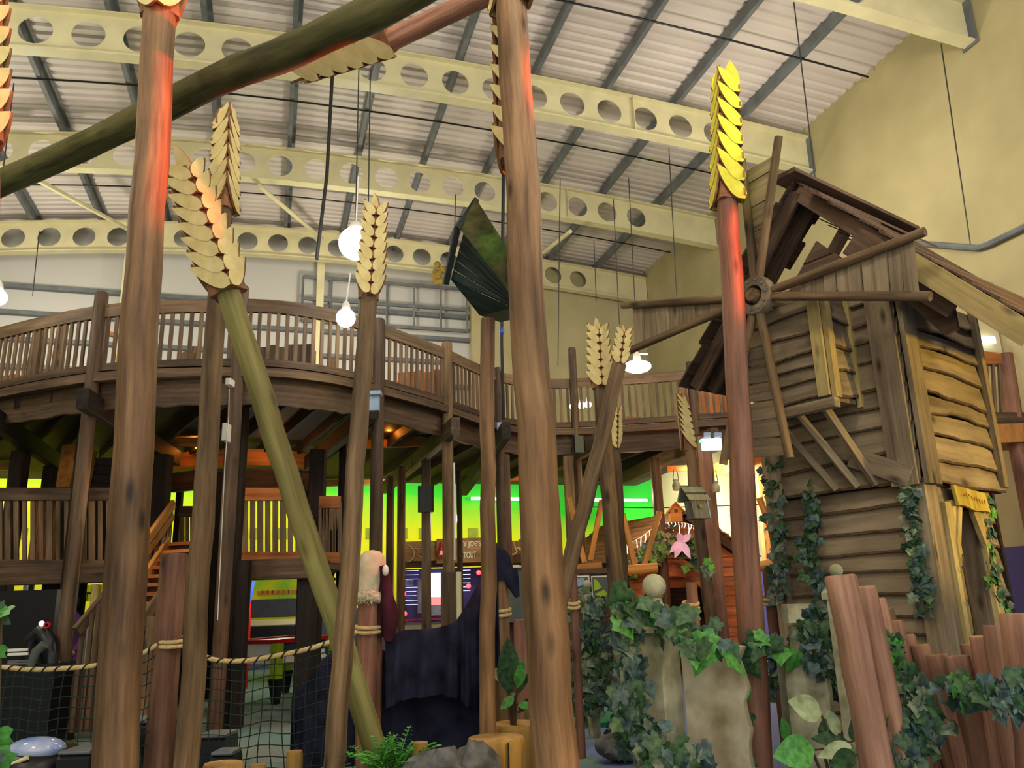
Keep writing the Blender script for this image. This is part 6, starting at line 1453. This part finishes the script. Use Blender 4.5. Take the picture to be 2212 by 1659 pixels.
t = thing('cap', 'dark navy knitted cap with an ear flap on the post behind the bird house post', 'cap', P(1081, 1250, 8.9)); c = P(1081, 1244, 8.9)
m1 = MB(); m1.lathe([(.125, -.05), (.135, .02), (.14, .1), (.125, .19), (.09, .26), (.04, .295), (0, .3)], c, V((-.08, 0, 1)), 20); build(m1, 'crown', M['cloth'], t)
m1 = MB(); m1.tube([c+V((.1, -.05, .04)), P(1108, 1262, 8.8), P(1118, 1290, 8.8)], [.09, .07, .025], seg=10); build(m1, 'ear_flap', M['cloth'], t)
# ---------------------------------------------------------------- light
wd = bpy.data.worlds.new('world'); SC.world = wd; wd.use_nodes = True
wd.node_tree.nodes['Background'].inputs[0].default_value = (1.0, .95, .86, 1); wd.node_tree.nodes['Background'].inputs[1].default_value = 1.5
def lamp(kind, loc, power, col, size=.3, to=None, spot=60, blend=.6, name='lamp_light'):
    l = bpy.data.lights.new(name, kind); l.energy = power; l.color = lin(col)[:3]
    if kind in ('POINT', 'SPOT'): l.shadow_soft_size = size
    if kind == 'SPOT': l.spot_size = math.radians(spot); l.spot_blend = blend
    o = bpy.data.objects.new(name, l); COL.objects.link(o); o.location = V(loc)
    if to is not None: o.rotation_euler = (V(to)-V(loc)).to_track_quat('-Z', 'Y').to_euler()
    return o
for X, Y, w in ((-6, 4, 420), (1.5, 3, 500), (7, 5, 480), (-7, 12, 420), (8.5, 12.2, 380), (2, 20.5, 420), (-6, 20.5, 420)):
    lamp('POINT', Rm(X, Y, 8.6), w, '#fff3dc', .4)  # unseen ceiling lights added to brighten the roof and walls
# coloured stage spots high on the right
lamp('SPOT', (2.2, 5.75, 5.2), 2600, '#ff4a00', .1, P(348, 210, 5.5), 29, .7, 'red_spot')
lamp('SPOT', (4.2, 5.6, 6.4), 1500, '#ff4e08', .1, P(1585, 560, 7.1), 20, .7, 'red_spot')
lamp('SPOT', (8.3, 3.2, 2.6), 1500, '#ffd24a', .12, Wm(0, -.8, 3.3), 40, .7, 'yellow_spot')
lamp('SPOT', (3.4, 2.4, 1.2), 260, '#ffcf70', .12, P(1210, 1350, 5.2), 40, .7, 'warm_spot')
lamp('SPOT', (2.4, 2.5, 7.8), 420, '#e8ff08', .1, P(1570, 260, 7.2), 14, .5, 'yellow_green_spot')
# warm lamps under the deck
for x, y, D, w in ((385, 905, 14.9, 22), (840, 930, 15.6, 34), (770, 1015, 20.8, 16), (20, 975, 16.8, 18), (590, 960, 15.6, 22), (420, 965, 15.8, 16), (1480, 1000, 18.6, 22), (1600, 1020, 16.5, 28), (1130, 1025, 20.8, 12)):
    lamp('POINT', P(x, y, D), w, '#ff9030', .06)
lamp('POINT', P(1440, 1130, 15.6), 40, '#ffa868', .15); lamp('POINT', P(1575, 1290, 15.2), 32, '#ff8a48', .15)
lamp('SPOT', Rm(9.0, 16.0, 3.9), 1500, '#fff8f0', .2, Rm(12, 17.8, 3.4), 120, .8, 'wall_spot'); lamp('SPOT', Rm(9.4, 20.5, 3.9), 1100, '#fff8f0', .2, Rm(12, 21.5, 3.4), 120, .8, 'wall_spot')
lamp('POINT', P(1370, 1070, 17.2), 45, '#ffe2c0', .1); lamp('POINT', P(300, 1075, 11.6), 22, '#ffdcae', .1)  # extra points added to brighten the cabin roof and the stairs
for X in (-6, -1.5, 3, 7.5): lamp('SPOT', Rm(X, 20.6, 4.4), 250, '#f8ffe6', .2, Rm(X, 24.4, 2.9), 120, .8, 'wall_spot')  # unseen spots added to brighten the far wall
lamp('POINT', P(600, 1262, 17.6), 70, '#fff4d8', .1); lamp('POINT', P(185, 1285, 16.2), 16, '#fff4d8', .1)  # fill points added to lift the two murals
lamp('SPOT', (-.9, 4.6, 3.2), 130, '#28ff30', .05, P(1060, 530, 6.4), 9, .9, 'green_spot')
lamp('POINT', P(985, 1120, 17.6), 26, '#fff0d8', .1)  # small unseen fill added to bring out the gallery sign
SC.view_settings.view_transform = 'Standard'; SC.view_settings.look = 'None'; SC.view_settings.gamma = 1.0; SC.view_settings.use_curve_mapping = False
SC.view_settings.exposure = 0.22
